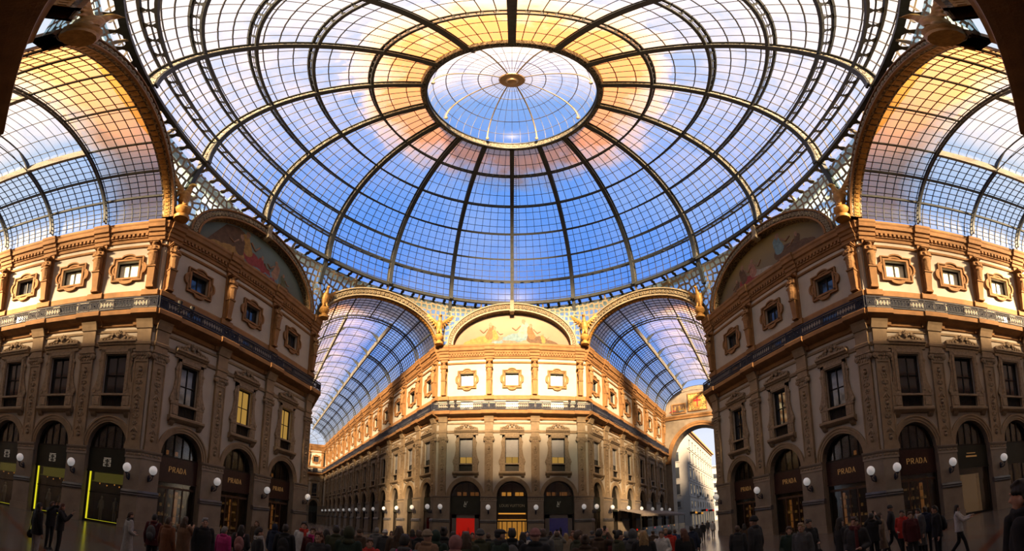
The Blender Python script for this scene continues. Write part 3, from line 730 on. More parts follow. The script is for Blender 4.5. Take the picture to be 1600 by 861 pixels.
for k, lab in (('front', 'cream and gold arch band framing the rosy sunlit painting'), ('left', 'patterned arch band framing the grey-green painting'),
               ('right', 'patterned arch band framing the amber painting'), ('far left', 'cream and gold arch at the mouth of the long far vault'),
               ('far right', 'cream and gold arch at the mouth of the short vault with the cross panel'), ('near left', 'dark arch with gilded coffers over the yellow-windowed arcade'),
               ('near right', 'dark arch with gilded coffers over the pale-doorway arcade'), ('back', 'arch band over the building behind the viewpoint')): arch(k, lab)
# painted lunettes: a plain stand-in scene of a few seated figures under an open sky
def sky_paint(name, top, bottom):
    m, nt, out = nmat(name); tc = nd(nt, 'ShaderNodeTexCoord'); sp = nd(nt, 'ShaderNodeSeparateXYZ'); nt.links.new(tc.outputs['Object'], sp.inputs[0])
    nz = nd(nt, 'ShaderNodeTexNoise', Scale=.8, Detail=5.0); nt.links.new(tc.outputs['Object'], nz.inputs['Vector'])
    ad = nd(nt, 'ShaderNodeMath', operation='MULTIPLY_ADD'); ad.inputs[1].default_value = .22; nt.links.new(sp.outputs['Z'], ad.inputs[0])
    sc = nd(nt, 'ShaderNodeMath', operation='MULTIPLY_ADD'); sc.inputs[1].default_value = .5; sc.inputs[2].default_value = -.25; nt.links.new(nz.outputs['Fac'], sc.inputs[0]); nt.links.new(sc.outputs[0], ad.inputs[2])
    p = nd(nt, 'ShaderNodeBsdfPrincipled', Roughness=.7); nt.links.new(ramp(nt, ad.outputs[0], [(0.05, bottom), (0.8, top)]), p.inputs['Base Color']); nt.links.new(p.outputs[0], out.inputs[0]); return m
def paint(name, c): return surf(name, c, .75, var=.3, scale=2.5)
PT = {n: paint('paint_' + n, c) for n, c in dict(red=(.18, .03, .03), ochre=(.24, .14, .04), skin=(.22, .13, .085), blue=(.10, .16, .19), brown=(.08, .045, .025), green=(.08, .085, .045), rose=(.22, .11, .08), white=(.24, .22, .19), rust=(.17, .075, .03)).items()}
def figure(x, z, s, flip=1, lean=0.0):   # seated painted figure in thin relief: drapery, torso, then flesh (head, bent arm)
    r = random.Random(int(x * 91 + z * 37)); b = [MB(), MB(), MB()]; y = -.02
    for k in range(9):                       # folds of drapery over the knees and along the ground
        t = k / 8; b[0].blob((x + flip * (-.1 + 1.45 * t) * s, y, z + (.42 - .30 * t + r.uniform(-.04, .06)) * s), ((.24 + .1 * r.random()) * s, .012, (.30 - .17 * t) * s), 10, 6, Matrix.Rotation(flip * r.uniform(.1, .7), 3, 'Y'))
    for k in range(4): b[1].blob((x - flip * (.05 + .05 * k) * s + r.uniform(-.03, .03), y - .006, z + (.55 + .17 * k) * s), ((.25 - .02 * k) * s, .012, .22 * s), 10, 6, Matrix.Rotation(-flip * .3, 3, 'Y'))
    hx = x - flip * .12 * s; b[2].blob((hx, y - .012, z + 1.33 * s), (.105 * s, .012, .135 * s), 10, 6); b[2].blob((hx - flip * .03 * s, y - .012, z + 1.2 * s), (.055 * s, .01, .1 * s), 6, 5)
    e = (x + flip * .28 * s, y - .012, z + .80 * s); w_ = (x + flip * .5 * s, y - .012, z + (.86 + r.uniform(-.1, .25)) * s)
    for p, q in (((x + flip * .06 * s, y - .012, z + 1.06 * s), e), (e, w_)): b[2].tube([p, q], [.055 * s * .8, .04 * s * .8], 6)
    return b
LUN = {'front': ((.25, .175, .12), (.24, .115, .075), [(-3.3, .1, 1.25, -1, 'ochre', 'rust'), (-2.2, .2, 1.0, 1, 'rose', 'ochre'), (1.3, .3, 1.35, -1, 'blue', 'white'), (2.9, .2, 1.15, 1, 'brown', 'rust'), (4.5, .0, .7, 1, 'green', 'ochre')]),
       'left': ((.10, .145, .145), (.07, .08, .06), [(-1.6, .5, 1.5, 1, 'red', 'ochre'), (-3.0, .2, 1.3, -1, 'ochre', 'brown'), (2.3, .2, 1.2, -1, 'blue', 'skin'), (4.1, .1, .9, 1, 'brown', 'green'), (.6, .1, 1.0, 1, 'red', 'red')]),
       'right': ((.17, .12, .035), (.11, .09, .06), [(-3.2, .2, 1.2, 1, 'red', 'brown'), (-1.6, .2, 1.15, 1, 'white', 'rose'), (2.4, .6, 1.35, 1, 'brown', 'blue'), (4.2, .3, 1.0, -1, 'brown', 'brown'), (-4.8, 0, .8, -1, 'rust', 'brown')])}
for k, (top, bot, figs) in LUN.items():
    f = side_frame(k); t = thing('lunette_painting', {'front': 'half-round painting of seated figures on a rosy gold ground, sunlit', 'left': 'half-round painting of figures under a grey-green sky',
        'right': 'half-round painting of figures under an amber sky'}[k], 'painting', f.pt(f.L / 2, -.42, ZC), f.rz)
    mb = MB(); n = 40; mb.prism([(AI * 1.02 * math.cos(PI * q / n), BI * 1.02 * math.sin(PI * q / n)) for q in range(n + 1)], 0, .25)
    part(t, 'painted_ground', mb, sky_paint('lunette_ground_' + k, top, bot))
    if k == 'left':
        mb = MB(); mb.prism([(-6.6, .1), (-2.4, .1), (-2.2, 3.9), (-3.0, 4.1), (-4.4, 3.6)], -.02, 0); part(t, 'painted_building', mb, PT['brown'])
    for (x, z, s, fl, c1, c2) in figs:
        b = figure(x * .92, z, s * 1.75, fl); q = part(t, 'painted_figure', b[0], PT[c1], smooth=.8); part(q, 'painted_torso', b[1], PT[c2], smooth=.8); part(q, 'painted_head', b[2], PT['skin'], smooth=.8)
    hill = MB(); hill.prism([(-7.2, 0)] + [(-7.0 + 14 * q / 20, .25 + .22 * math.sin(q * 1.3) + .1 * math.sin(q * 3.1)) for q in range(21)] + [(7.2, 0)], -.012, 0); part(t, 'painted_hill', hill, PT['green'] if k != 'front' else PT['rose'])
# solid tympanum wall behind each painting and on the back side
for k in ('front', 'left', 'right'):
    f = side_frame(k); mb = MB(); n = 30; mb.prism([(AO * math.cos(PI * q / n), BO * math.sin(PI * q / n)) for q in range(n + 1)], 0, .4)
    part({'front': wf, 'left': wl, 'right': wr, 'back': wb}[k], 'tympanum', mb, PLAST, f.pt(f.L / 2, -.72, ZC), f.rz)

def eagle():
    mb = MB(); mb.blob((0, 0, 2.0), (.38, .34, .72), 12, 8, Matrix.Rotation(.25, 3, 'X')); mb.limb((0, -.22, 2.5), (0, -.34, 2.95), .22, .16); mb.blob((0, -.42, 3.05), (.18, .24, .17), 10, 6)
    mb.limb((0, -.6, 3.03), (0, -.78, 2.92), .08, .03, 6)
    for s in (-1, 1):
        mb.limb((s * .16, -.05, 1.5), (s * .2, -.16, 1.08), .15, .08); mb.blob((s * .22, -.25, 1.02), (.12, .2, .07), 8, 5)
        mb.limb((s * .3, .05, 2.4), (s * 1.0, .12, 3.15), .16, .1)
        for q in range(7):                   # feathers fanned out from the wing bone
            a = Vector((s * (.35 + .11 * q), .1, 2.45 + .12 * q)); g = .15 + .17 * q; L = 1.25 - .03 * q
            b = a + Vector((s * math.sin(g) * L, .12, -math.cos(g) * L * .55 + q * .16)); mb.tube([a, a.lerp(b, .5), b], [.12, .1, .03], 5)
    for q in range(5): mb.tube([(0, .15, 1.5), ((q - 2) * .14, .3, .85)], [.13, .06], 6)
    return remesh(mb, 'eagle_figure', .05, 1)
def eagle_base():
    mb = MB(); mb.lathe([(.45, -.1), (.5, .1), (.3, .22), (.22, .36), (.42, .52), (.5, .74), (.42, .94), (.2, 1.06)], 14); return mb
EAG = eagle(); EAGB = eagle_base().mesh('globe_pedestal', .6)
CORN8 = [('front left', C1L, 'by the rosy painting and long vault'), ('front right', C1R, 'by the rosy painting and short vault'), ('left far', C3L, 'by the grey-green painting and long vault'),
         ('right far', C3R, 'by the amber painting and short vault'), ('back left', C7L, 'by the brown cornice and the yellow-windowed arcade'), ('back right', C7R, 'by the brown cornice and the pale-doorway arcade'),
         ('left near', C5L, 'at the near end of the grey-green painting'), ('right near', C5R, 'at the near end of the amber painting')]
for nm, p, w in CORN8:
    c = Vector((0, 0)) - p; d = c.normalized(); q = p + d * 1.0
    far = nm.startswith(('front', 'left far', 'right far'))
    t = thing('eagle_statue', ('gilded' if far else 'shadowed bronze') + ' spread-winged eagle on a globe ' + w, 'statue', (q.x, q.y, ZC), math.atan2(d.y, d.x) + PI / 2, 'eagles at the arch feet')
    t.scale = (1.2,) * 3; part(t, 'figure', EAG, GOLD); part(t, 'globe_pedestal', EAGB, GOLD)

# pierced spandrels between the arches, closing up to the drum
def ringpt(az, o=0.0): return Vector(((DRX + o) * math.sin(az), (DRY + o) * math.cos(az)))
SPN = {'back': 'the brown cornice behind', 'front': 'the rosy painting', 'left': 'the grey-green painting', 'right': 'the amber painting', 'far left': 'the long far vault', 'far right': 'the short vault', 'near left': 'the vault above the yellow-edged windows', 'near right': 'the vault above the pale doorway'}
ORDER = ['back', 'near left', 'left', 'far left', 'front', 'far right', 'right', 'near right']
def arch_world(k, g, e=0.05): f = side_frame(k); return Vector(f.pt(f.L / 2 + AO * math.cos(g), e - .1, ZC + BO * math.sin(g)))
for i, k in enumerate(ORDER):
    k2 = ORDER[(i + 1) % 8]                  # k2 lies clockwise (to the right as seen from inside)
    mb = MB(); pts = []
    n = 12
    for q in range(n + 1): pts.append(arch_world(k, PI / 2 * (1 - q / n) * 1.0))
    for q in range(n + 1): pts.append(arch_world(k2, PI - PI / 2 * (q / n)))
    vs = []
    for p in pts:
        r = ringpt(math.atan2(p.x / DRX, p.y / DRY), .35); vs += [p, Vector((r.x, r.y, max(28.45, p.z)))]
    mb.add(vs, [(2 * j, 2 * j + 2, 2 * j + 3, 2 * j + 1) for j in range(len(pts) - 1)])
    me = mb.mesh('lattice_spandrel'); uv = me.uv_layers.new(name='flat'); run = [0.0]
    for p, q in zip(vs[1::2], vs[3::2]): run.append(run[-1] + (q - p).length)
    for lp in me.loops: uv.data[lp.index].uv = (run[lp.vertex_index // 2], vs[lp.vertex_index].z)
    solo('lattice_spandrel', me, SPAN, f'pierced lattice spandrel between {SPN[k]} and {SPN[k2]}', 'lattice panel')

# ------------------------------------------------------------------ glass dome
PHI0 = math.acos(ORX / DRX); DH = (OZ - DZ) / math.sin(PHI0)
def dome(az, ph, o=0.0):
    c, s = math.cos(ph), math.sin(ph); n = Vector((math.sin(az) * c / DRX, math.cos(az) * c / DRY, s / DH)).normalized()
    return Vector((DRX * c * math.sin(az), DRY * c * math.cos(az), DZ + DH * s)) + n * o
def dome_n(az, ph): return (dome(az, ph, 1) - dome(az, ph)).normalized()
PURL = [0.0, .18, .345, .512, .678, .845, 1.0]
dm = thing('glass_dome', 'great glass and iron dome of sixteen ribs over the octagon', 'dome', (0, 0, 0))
mb = MB(); NA, NP = 128, 36
vs = [dome(2 * PI * a / NA, PHI0 * p / NP, .42) for p in range(NP + 1) for a in range(NA)]
mb.add(vs, [(p * NA + a, p * NA + (a + 1) % NA, (p + 1) * NA + (a + 1) % NA, (p + 1) * NA + a) for p in range(NP) for a in range(NA)])
part(dm, 'roof_glass', mb, GLASS, smooth=3)
bars = MB()
NCOL = [9, 8, 8, 7, 6, 5]
for r in range(6):
    p0, p1 = PHI0 * PURL[r], PHI0 * PURL[r + 1]
    for b in range(16):
        for c in range(1, NCOL[r]):
            az = 2 * PI * (b + c / NCOL[r]) / 16; ph = [p0 + (p1 - p0) * q / 4 for q in range(5)]
            P = [dome(az, x, .36) for x in ph]; bars.strip(P, [Vector((math.cos(az), -math.sin(az), 0))] * 5, [dome_n(az, x) for x in ph], .022, -.05, .05)
    rows = 4 if r < 4 else 3
    for q in range(1, rows):
        ph = p0 + (p1 - p0) * q / rows; N = 16 * NCOL[r] * 4
        P = [dome(2 * PI * a / N, ph + .0004 * math.sin(a * PI / 2), .38) for a in range(N)]
        bars.strip(P, [(dome(2 * PI * a / N, ph + .01) - dome(2 * PI * a / N, ph)).normalized() for a in range(N)], [dome_n(2 * PI * a / N, ph) for a in range(N)], .03, -.025, .02, True)
part(dm, 'glazing_bars', bars, BARS)
for b in range(16):
    az = 2 * PI * b / 16; ph = [PHI0 * (q / 28) - .015 for q in range(29)]; side = Vector((math.cos(az), -math.sin(az), 0)); P = [dome(az, x) for x in ph]; N = [dome_n(az, x) for x in ph]
    fl = MB()
    for w, h0, h1 in ((.21, -.5, -.38), (.17, .26, .36)): fl.strip(P, [side] * 29, N, w, h0, h1)
    rib = part(dm, 'rib', fl, IRON)
    wb_ = MB(); wb_.strip(P, [side] * 29, N, .03, -.38, .26); part(rib, 'lattice_web', wb_, CREAMI, label='cream lattice web between the dark flanges')
for r in range(1, 6):
    ph = PHI0 * PURL[r]; N = 128; P = [dome(2 * PI * a / N, ph) for a in range(N)]; U = [dome_n(2 * PI * a / N, ph) for a in range(N)]; T = [(dome(2 * PI * a / N, ph + .01) - dome(2 * PI * a / N, ph)).normalized() for a in range(N)]
    pu = MB(); pu.strip(P, T, U, .10, -.42, -.3, True); pu.strip(P, T, U, .09, .24, .36, True); o = part(dm, 'purlin_ring', pu, IRON)
    gs = MB()
    for b in range(16):
        for c in range(1, 6):
            az = 2 * PI * (b + c / 6) / 16; p = dome(az, ph); nn = dome_n(az, ph); s = Vector((math.cos(az), -math.sin(az), 0)) ; t = nn.cross(s); w = .30 * (1 - .09 * r)
            prof = [(-.3, w), (-.18, w * .55), (-.12, w * .25), (-.02, w * .5), (.06, w * .25), (.14, w * .55), (.24, w)]
            vs = [];
            for h, ww in prof: vs += [p + nn * h - s * ww - t * .03, p + nn * h + s * ww - t * .03, p + nn * h + s * ww + t * .03, p + nn * h - s * ww + t * .03]
            gs.add(vs, [(i * 4 + k, i * 4 + (k + 1) % 4, i * 4 + 4 + (k + 1) % 4, i * 4 + 4 + k) for i in range(6) for k in range(4)])
    gs.tube([dome(2 * PI * a / N, ph, -.04) for a in range(N)], .025, 4, True); part(o, 'gusset_lattice', gs, IRON)
# base ring: inner chord, outer chord and scalloped plates with daylight between, then the scrolled drum band
N = 128; azs = [2 * PI * a / N for a in range(N)]
def ring_strip(o, z, w, h0, h1):
    m = MB(); m.strip([(*ringpt(a, o), z) for a in azs], [Vector((math.sin(a), math.cos(a), 0)) for a in azs], [Vector((0, 0, 1))] * N, w, h0, h1, True); return m
m = ring_strip(-.1, DZ, .14, -.22, .2); m.merge(ring_strip(1.25, DZ - .15, .1, -.12, .2)); br = part(dm, 'base_ring', m, IRON)
gs = MB()
for k in range(96):
    a = 2 * PI * (k + .5) / 96; d = Vector((math.sin(a), math.cos(a), 0)); s = Vector((math.cos(a), -math.sin(a), 0)); p = Vector((*ringpt(a), DZ - .05)); vs = []
    for h, w in ((0.0, .42), (.15, .2), (.28, .12), (.6, .22), (.92, .12), (1.08, .2), (1.25, .42)): vs += [p + d * h - s * w - Vector((0, 0, .04)), p + d * h + s * w - Vector((0, 0, .04)), p + d * h + s * w + Vector((0, 0, .04)), p + d * h - s * w + Vector((0, 0, .04))]
    gs.add(vs, [(i * 4 + k2, i * 4 + (k2 + 1) % 4, i * 4 + 4 + (k2 + 1) % 4, i * 4 + 4 + k2) for i in range(6) for k2 in range(4)])
part(br, 'gusset_lattice', gs, IRON)
mb = MB(); vs = []
for a in azs: vs += [(*ringpt(a, 0), DZ + .1), (*ringpt(a, 1.3), DZ - .1)]
mb.add(vs, [(2 * i, (2 * i + 2) % (2 * N), (2 * i + 3) % (2 * N), 2 * i + 1) for i in range(N)]); part(br, 'skirt_glass', mb, GLASS)
fz = ring_strip(1.35, 28.75, .06, -.5, .4); part(dm, 'drum_frieze', fz, FRIEZE)
m = ring_strip(1.3, 28.22, .1, -.06, .06); m.merge(ring_strip(1.3, 29.1, .12, -.06, .06)); part(dm, 'drum_mouldings', m, CREAM)
for b in range(32):                          # small cream brackets from the arch tops up to the ring
    a = 2 * PI * b / 32; d = Vector((math.sin(a), math.cos(a), 0)); s = Vector((math.cos(a), -math.sin(a), 0)); m = MB()
    if b % 2 == 0 and (b // 2) % 2 == 1:     # heavy dark post over each eagle
        P = [Vector((*ringpt(a, o), z)) for o, z in ((.9, 26.3), (.6, 27.5), (.2, 28.6), (0, DZ))]; m.strip(P, [s] * 4, [d] * 4, .2, -.12, .25); part(dm, 'corner_post', m, IRON)
    else:
        P = [Vector((*ringpt(a, o), z)) for o, z in ((1.0, 28.0), (.75, 28.15), (.45, 28.5), (.2, 28.85), (-.05, 29.05))]; m.strip(P, [s] * 5, [d] * 5, .1, -.1, .14); part(dm, 'cream_bracket', m, CREAM)
# inspection ladder on the front of the dome
ld = MB(); az = .022; A = [PHI0 * (.01 + .93 * q / 40) for q in range(41)]
for s in (-1, 1): P = [dome(az + s * .2 / (DRX * math.cos(x)), x, .2) for x in A]; ld.tube(P, .03, 4)
for q in range(90): x = PHI0 * (.01 + .93 * q / 89); ld.tube([dome(az - .2 / (DRX * math.cos(x)), x, .2), dome(az + .2 / (DRX * math.cos(x)), x, .2)], .022, 4)
solo('access_ladder', ld, BARS, 'thin blue-grey access ladder running up the front of the glass dome', 'ladder')

# lantern over the oculus
lt = thing('dome_lantern', 'glazed lantern with radial bars and round boss at the top of the dome', 'lantern', (0, 0, OZ))
def oc(az, rr, z): return Vector((ORX * rr * math.sin(az), ORY * rr * math.cos(az), z))
m = MB(); vs = []
for a in azs:
    for rr, z in ((1.0, -.45), (1.05, -.45), (1.07, .55), (1.0, .55)): vs.append(oc(a, rr, z))
m.add(vs, [(i * 4 + k, i * 4 + (k + 1) % 4, ((i + 1) % N) * 4 + (k + 1) % 4, ((i + 1) % N) * 4 + k) for i in range(N) for k in range(4)]); part(lt, 'rim_band', m, CREAMI)
m = MB()
for rr, z in ((.995, -.48), (1.0, .58)): m.tube([oc(a, rr, z) for a in azs], .11, 6, True)
part(lt, 'rim_mouldings', m, IRON)
LZ = lambda q: .6 + 5.0 * math.sin(q * PI / 2) ** 1.0      # cap profile, q 0 at rim to 1 at top
LR = lambda q: math.cos(q * PI / 2) ** .9 if q < 1 else 0
m = MB(); vs = [oc(a, max(.02, LR(q / 16)) * .98, LZ(q / 16)) for q in range(17) for a in azs[::2]]; M2 = 64
m.add(vs, [(q * M2 + a, q * M2 + (a + 1) % M2, (q + 1) * M2 + (a + 1) % M2, (q + 1) * M2 + a) for q in range(16) for a in range(M2)]); part(lt, 'lantern_glass', m, LGLASS, smooth=3)
m = MB()
for b in range(48):
    a = 2 * PI * b / 48; m.tube([oc(a, max(.12, LR(q / 12)) * .97, LZ(q / 12) - .04) for q in range(12)], .022, 4)
for q in (.2, .42, .6, .75, .86): m.tube([oc(a, LR(q) * .97, LZ(q) - .05) for a in azs[::2]], .045 if q in (.42, .75) else .03, 4, True)
part(lt, 'glazing_bars', m, BEAM)
for b in range(8):
    a = 2 * PI * (b + .5) / 8; m = MB(); m.tube([oc(a, max(.12, LR(q / 12)) * .94, LZ(q / 12) - .12) for q in range(12)], .07, 6); m.blob(oc(a, .93, .55), (.16, .16, .3), 8, 6); part(lt, 'lantern_rib', m, CREAM)
m = MB(); m.lathe([(.05, -.75), (.35, -.7), (.5, -.45), (.95, -.35), (1.02, -.15), (.9, .1)], 24, (0, 0, LZ(1) - .1)); part(lt, 'boss', m, surf('tarnished_brass', (.26, .17, .09), .5, .4))

# ------------------------------------------------------------------ glass barrel vaults over the four arcades
VA, VB = 7.45, 4.75
def vault(key, corner_left, corner_right, d, L, label, bay):
    """corner_left/right as one looks out along the arcade; local y runs along the arcade, x to the right, z up from the cornice"""
    mid = (corner_left + corner_right) / 2; rz = math.atan2(d.y, d.x) - PI / 2
    t = thing('glass_vault', label, 'vault', (mid.x, mid.y, ZC), rz)
    n = 36; g1 = math.acos(3.2 / VA)
    full = lambda g, o=0: Vector(((VA + o) * math.cos(g), 0, (VB + o) * math.sin(g)))
    def surf_strip(y0, y1, gs, fn): m = MB(); vs = [fn(g) + Vector((0, y, 0)) for y in (y0, y1) for g in gs]; k = len(gs); m.add(vs, [(i, i + 1, k + i + 1, k + i) for i in range(k - 1)]); return m
    G = [PI * q / n for q in range(n + 1)]
    m = surf_strip(.3, bay, G, lambda g: full(g, .3))
    for a, b in ((0, g1), (PI - g1, PI)): m.merge(surf_strip(bay, L, [a + (b - a) * q / 12 for q in range(13)], lambda g: full(g, .3)))
    mon = lambda g: Vector((3.2 * math.cos(g), 0, 4.9 + 1.0 * math.sin(g)))      # raised ridge light: low curved roof
    m.merge(surf_strip(bay, L, G[::3], mon))
    part(t, 'roof_glass', m, VGLASS, smooth=.5)
    # main ribs with a second flange
    nb = int(round(L / bay)); ys = [bay * k for k in range(1, nb + 1) if bay * k <= L + .01]
    for k, y in enumerate(ys):
        r = MB(); P = [full(g) + Vector((0, y, 0)) for g in G]; Sd = [Vector((0, 1, 0))] * len(G); U = [Vector((math.cos(g) / VA, 0, math.sin(g) / VB)).normalized() for g in G]
        lo = [i for i, g in enumerate(G) if g <= g1 + .05 or g >= PI - g1 - .05]
        if k == 0: seqs = [list(range(len(G)))]
        else: h = len(lo) // 2; seqs = [lo[:h], lo[h:]]
        for sq in seqs:
            for h0, h1 in ((-.32, -.22), (.02, .14)): r.strip([P[i] for i in sq], [Sd[i] for i in sq], [U[i] for i in sq], .08, h0, h1)
            for i in sq[::1]: q = P[i]; u = U[i]; r.tube([q - u * .24, q + u * .04], .045, 4)
        if k > 0:                            # curved tie with brackets under the ridge light
            r.tube([mon(g) + Vector((0, y, -.1)) for g in G[::3]], .07, 5); r.tube([Vector((x, y, 4.15 + .35 * math.cos(x / 3.2 * PI / 2))) for x in [-3.2 + 6.4 * q / 10 for q in range(11)]], .05, 5)
            for s in (-1, 1): r.prism([(s * 3.1, 4.3), (s * 3.1, 5.0), (s * 1.9, 5.55), (s * 2.6, 4.9)], y - .05, y + .05)
        part(t, 'vault_rib', r, IRON)
    for s in (-1, 1): bm_ = MB(); bm_.box(s * 3.2 - .12, s * 3.2 + .12, bay, L, 4.05, 4.75); part(t, 'ridge_beam', bm_, BEAM, label='pale beam beside the ridge light')
    for g in [g1 * .36, g1 * .68, PI - g1 * .68, PI - g1 * .36]: p = full(g, .1); pr = MB(); pr.box(p.x - .07, p.x + .07, .3, L, p.z - .1, p.z + .1); part(t, 'purlin', pr, IRON)
    for g in [g1, PI / 2, PI - g1]: p = full(g, .1); pr = MB(); pr.box(p.x - .06, p.x + .06, .3, bay, p.z - .08, p.z + .08); part(t, 'purlin', pr, IRON)
    gb = MB(); step = .62
    y = .9
    while y < L:                             # hoops of glazing bar
        if y < bay: seqs = [G]
        else: seqs = [[g1 * q / 10 for q in range(11)], [PI - g1 * q / 10 for q in range(11)]]
        for sq in seqs: gb.strip([full(g, .26) + Vector((0, y, 0)) for g in sq], [Vector((0, 1, 0))] * len(sq), [Vector((math.cos(g) / VA, 0, math.sin(g) / VB)).normalized() for g in sq], .022, -.04, .04)
        if y > bay: gb.tube([mon(g) + Vector((0, y, -.05)) for g in G[::3]], .022, 4)
        y += step
    for k in range(1, 14):
        g = g1 * k / 14
        for q in (g, PI - g): p = full(q, .27); gb.box(p.x - .025, p.x + .025, .3, L, p.z - .025, p.z + .025)
    for k in range(1, 9): g = g1 + (PI - 2 * g1) * k / 9; p = full(g, .27); gb.box(p.x - .025, p.x + .025, .3, bay, p.z - .025, p.z + .025)
    for k in range(1, 6): p = mon(PI * k / 6); gb.box(p.x - .025, p.x + .025, bay, L, p.z - .06, p.z - .02)
    part(t, 'glazing_bars', gb, BARS)
    return t
va = vault('a', C3L, C1L, NWD, 71.8, 'long glass barrel vault with ridge light over the long far arcade', 5.25)
vault('b', C1R, C3R, NED, 33.5, 'short glass barrel vault ending at the wall with the gilded cross panel', 5.5)
vault('c', C7L, C5L, SWD, 24.0, 'near glass barrel vault over the yellow-windowed arcade', 4.75)
vault('d', C5R, C7R, SED, 24.0, 'near glass barrel vault over the pale-doorway arcade', 4.75)

# glazed gable closing the far end of the long vault
gm = MB(); gm.prism([(VA * math.cos(PI * q / 24), (VB + .3) * math.sin(PI * q / 24)) for q in range(25)], 71.8, 71.84); part(va, 'gable_glass', gm, VGLASS)
gm = MB()
for q in range(1, 12): g = PI * q / 12; gm.tube([(0, 71.75, 0), (VA * math.cos(g), 71.75, VB * math.sin(g))], .05, 4)
for k in (.35, .7, 1.0): gm.tube([(VA * k * math.cos(PI * q / 24), 71.75, VB * k * math.sin(PI * q / 24)) for q in range(25)], .06, 4)
part(va, 'gable_glazing_bars', gm, BARS)
# ------------------------------------------------------------------ lettering
GLY = {'P': [((0, 0), (0, 1), 1), ((0, 1), (.42, 1), 0), ((.42, 1), (.55, .88), 1), ((.55, .88), (.55, .62), 1), ((.55, .62), (.42, .5), 1), ((.42, .5), (0, .5), 0)],
       'R': [((0, 0), (0, 1), 1), ((0, 1), (.42, 1), 0), ((.42, 1), (.55, .88), 1), ((.55, .88), (.55, .62), 1), ((.55, .62), (.42, .5), 1), ((.42, .5), (0, .5), 0), ((.25, .5), (.62, 0), 1)],
       'A': [((0, 0), (.33, 1), 0), ((.33, 1), (.66, 0), 1), ((.1, .33), (.55, .33), 0)],
       'D': [((0, 0), (0, 1), 1), ((0, 1), (.35, 1), 0), ((.35, 1), (.58, .75), 1), ((.58, .75), (.58, .25), 1), ((.58, .25), (.35, 0), 1), ((.35, 0), (0, 0), 0)]}
def bar2(mb, a, b, w, y0, y1):
    a = Vector((a[0], a[1])); b = Vector((b[0], b[1])); t = (b - a).normalized(); n = Vector((-t.y, t.x)) * w; a = a - t * w * .5; b = b + t * w * .5
    mb.prism([(a - n)[:], (b - n)[:], (b + n)[:], (a + n)[:]], y0, y1)
def serif_word(word, h):
    mb = MB(); x = 0
    for ch in word:
        for a, b, thick in GLY[ch]: bar2(mb, (x + a[0] * h, a[1] * h), (x + b[0] * h, b[1] * h), h * (.075 if thick else .035), -.03, 0)
        for fx in {'P': (0,), 'R': (0, .62), 'A': (0, .66), 'D': (0,)}[ch]: bar2(mb, (x + (fx - .09) * h, .0), (x + (fx + .09) * h, .0), h * .025, -.03, 0)
        x += h * .98
    w = x - h * .36; mb.shift(-w / 2, 0, 0); return mb
def text_mesh(word, size):
    c = bpy.data.curves.new('t', 'FONT'); c.body = word; c.size = size; c.extrude = .012; c.align_x = 'CENTER'; o = bpy.data.objects.new('t', c); COL.objects.link(o)
    dg = bpy.context.evaluated_depsgraph_get(); dg.update(); me = bpy.data.meshes.new_from_object(o.evaluated_get(dg)); me.name = 'lettering'
    me.transform(Matrix.Rotation(PI / 2, 4, 'X')); bpy.data.objects.remove(o); bpy.data.curves.remove(c); me.materials.clear(); return me
def monogram():   # overlapping slanted L and V
    mb = MB(); bar2(mb, (-.12, .42), (-.2, .08), .022, -.03, 0); bar2(mb, (-.2, .08), (.06, .06), .018, -.03, 0); bar2(mb, (-.1, .6), (.04, .22), .026, -.03, 0); bar2(mb, (.04, .22), (.2, .6), .014, -.03, 0)
    for x in (-.1, .2): bar2(mb, (x - .07, .6), (x + .07, .6), .012, -.03, 0)
    return mb
def emblem():     # four square hooks in a block under a short line of text
    mb = MB()
    for sx in (-1, 1):
        for sz in (-1, 1):
            cx, cz = sx * .17, sz * .13 + .22
            bar2(mb, (cx - .1, cz + .08), (cx + .1, cz + .08), .022, -.03, 0); bar2(mb, (cx - .1, cz - .08), (cx + .1, cz - .08), .022, -.03, 0); bar2(mb, (cx - sx * -.1, cz - .08), (cx - sx * -.1, cz + .08), .022, -.03, 0); bar2(mb, (cx, cz), (cx + sx * .1, cz), .018, -.03, 0)
    mb.box(-.28, .28, -.03, 0, .5, .56); return mb

# ------------------------------------------------------------------ shopfronts: one per arch
def fanlight(ha, nm):
    mb = MB(); y = .5
    A = arc(ha - .02, 18); 
    for p, q in zip(A, A[1:]):
        k0 = 1 - .09 / ha
        mb.add([(p[0], y - .06, p[1]), (q[0], y - .06, q[1]), (q[0] * k0, y - .06, SPR + (q[1] - SPR) * k0), (p[0] * k0, y - .06, SPR + (p[1] - SPR) * k0)], [(0, 1, 2, 3)])
    for k in range(1, nm):
        x = -ha + 2 * ha * k / nm; z = SPR + RISE * math.sqrt(max(0, 1 - (x / ha) ** 2)); mb.box(x - .03, x + .03, y - .06, y, SPR, z - .02)
    mb.box(-ha, ha, y - .1, y + .02, SPR - .06, SPR + .06); return mb
def fan_glass(ha): mb = MB(); mb.prism(arc(ha - .01, 18), .52, .54); return mb
def interior(ha):
    mb = MB(); D = 2.2; T = [(x, z) for x, z in arc(ha, 12)]
    P = [(-ha, .02), (-ha, SPR)] + T[1:-1] + [(ha, SPR), (ha, .02)]
    n = len(P); mb.add([(x, .7, z) for x, z in P] + [(x, D, z) for x, z in P], [tuple(range(n, 2 * n))] + [(i, (i + 1) % n, n + (i + 1) % n, n + i) for i in range(n)])
    mb.box(-ha, ha, .7, D, 4.0, 4.12); return mb
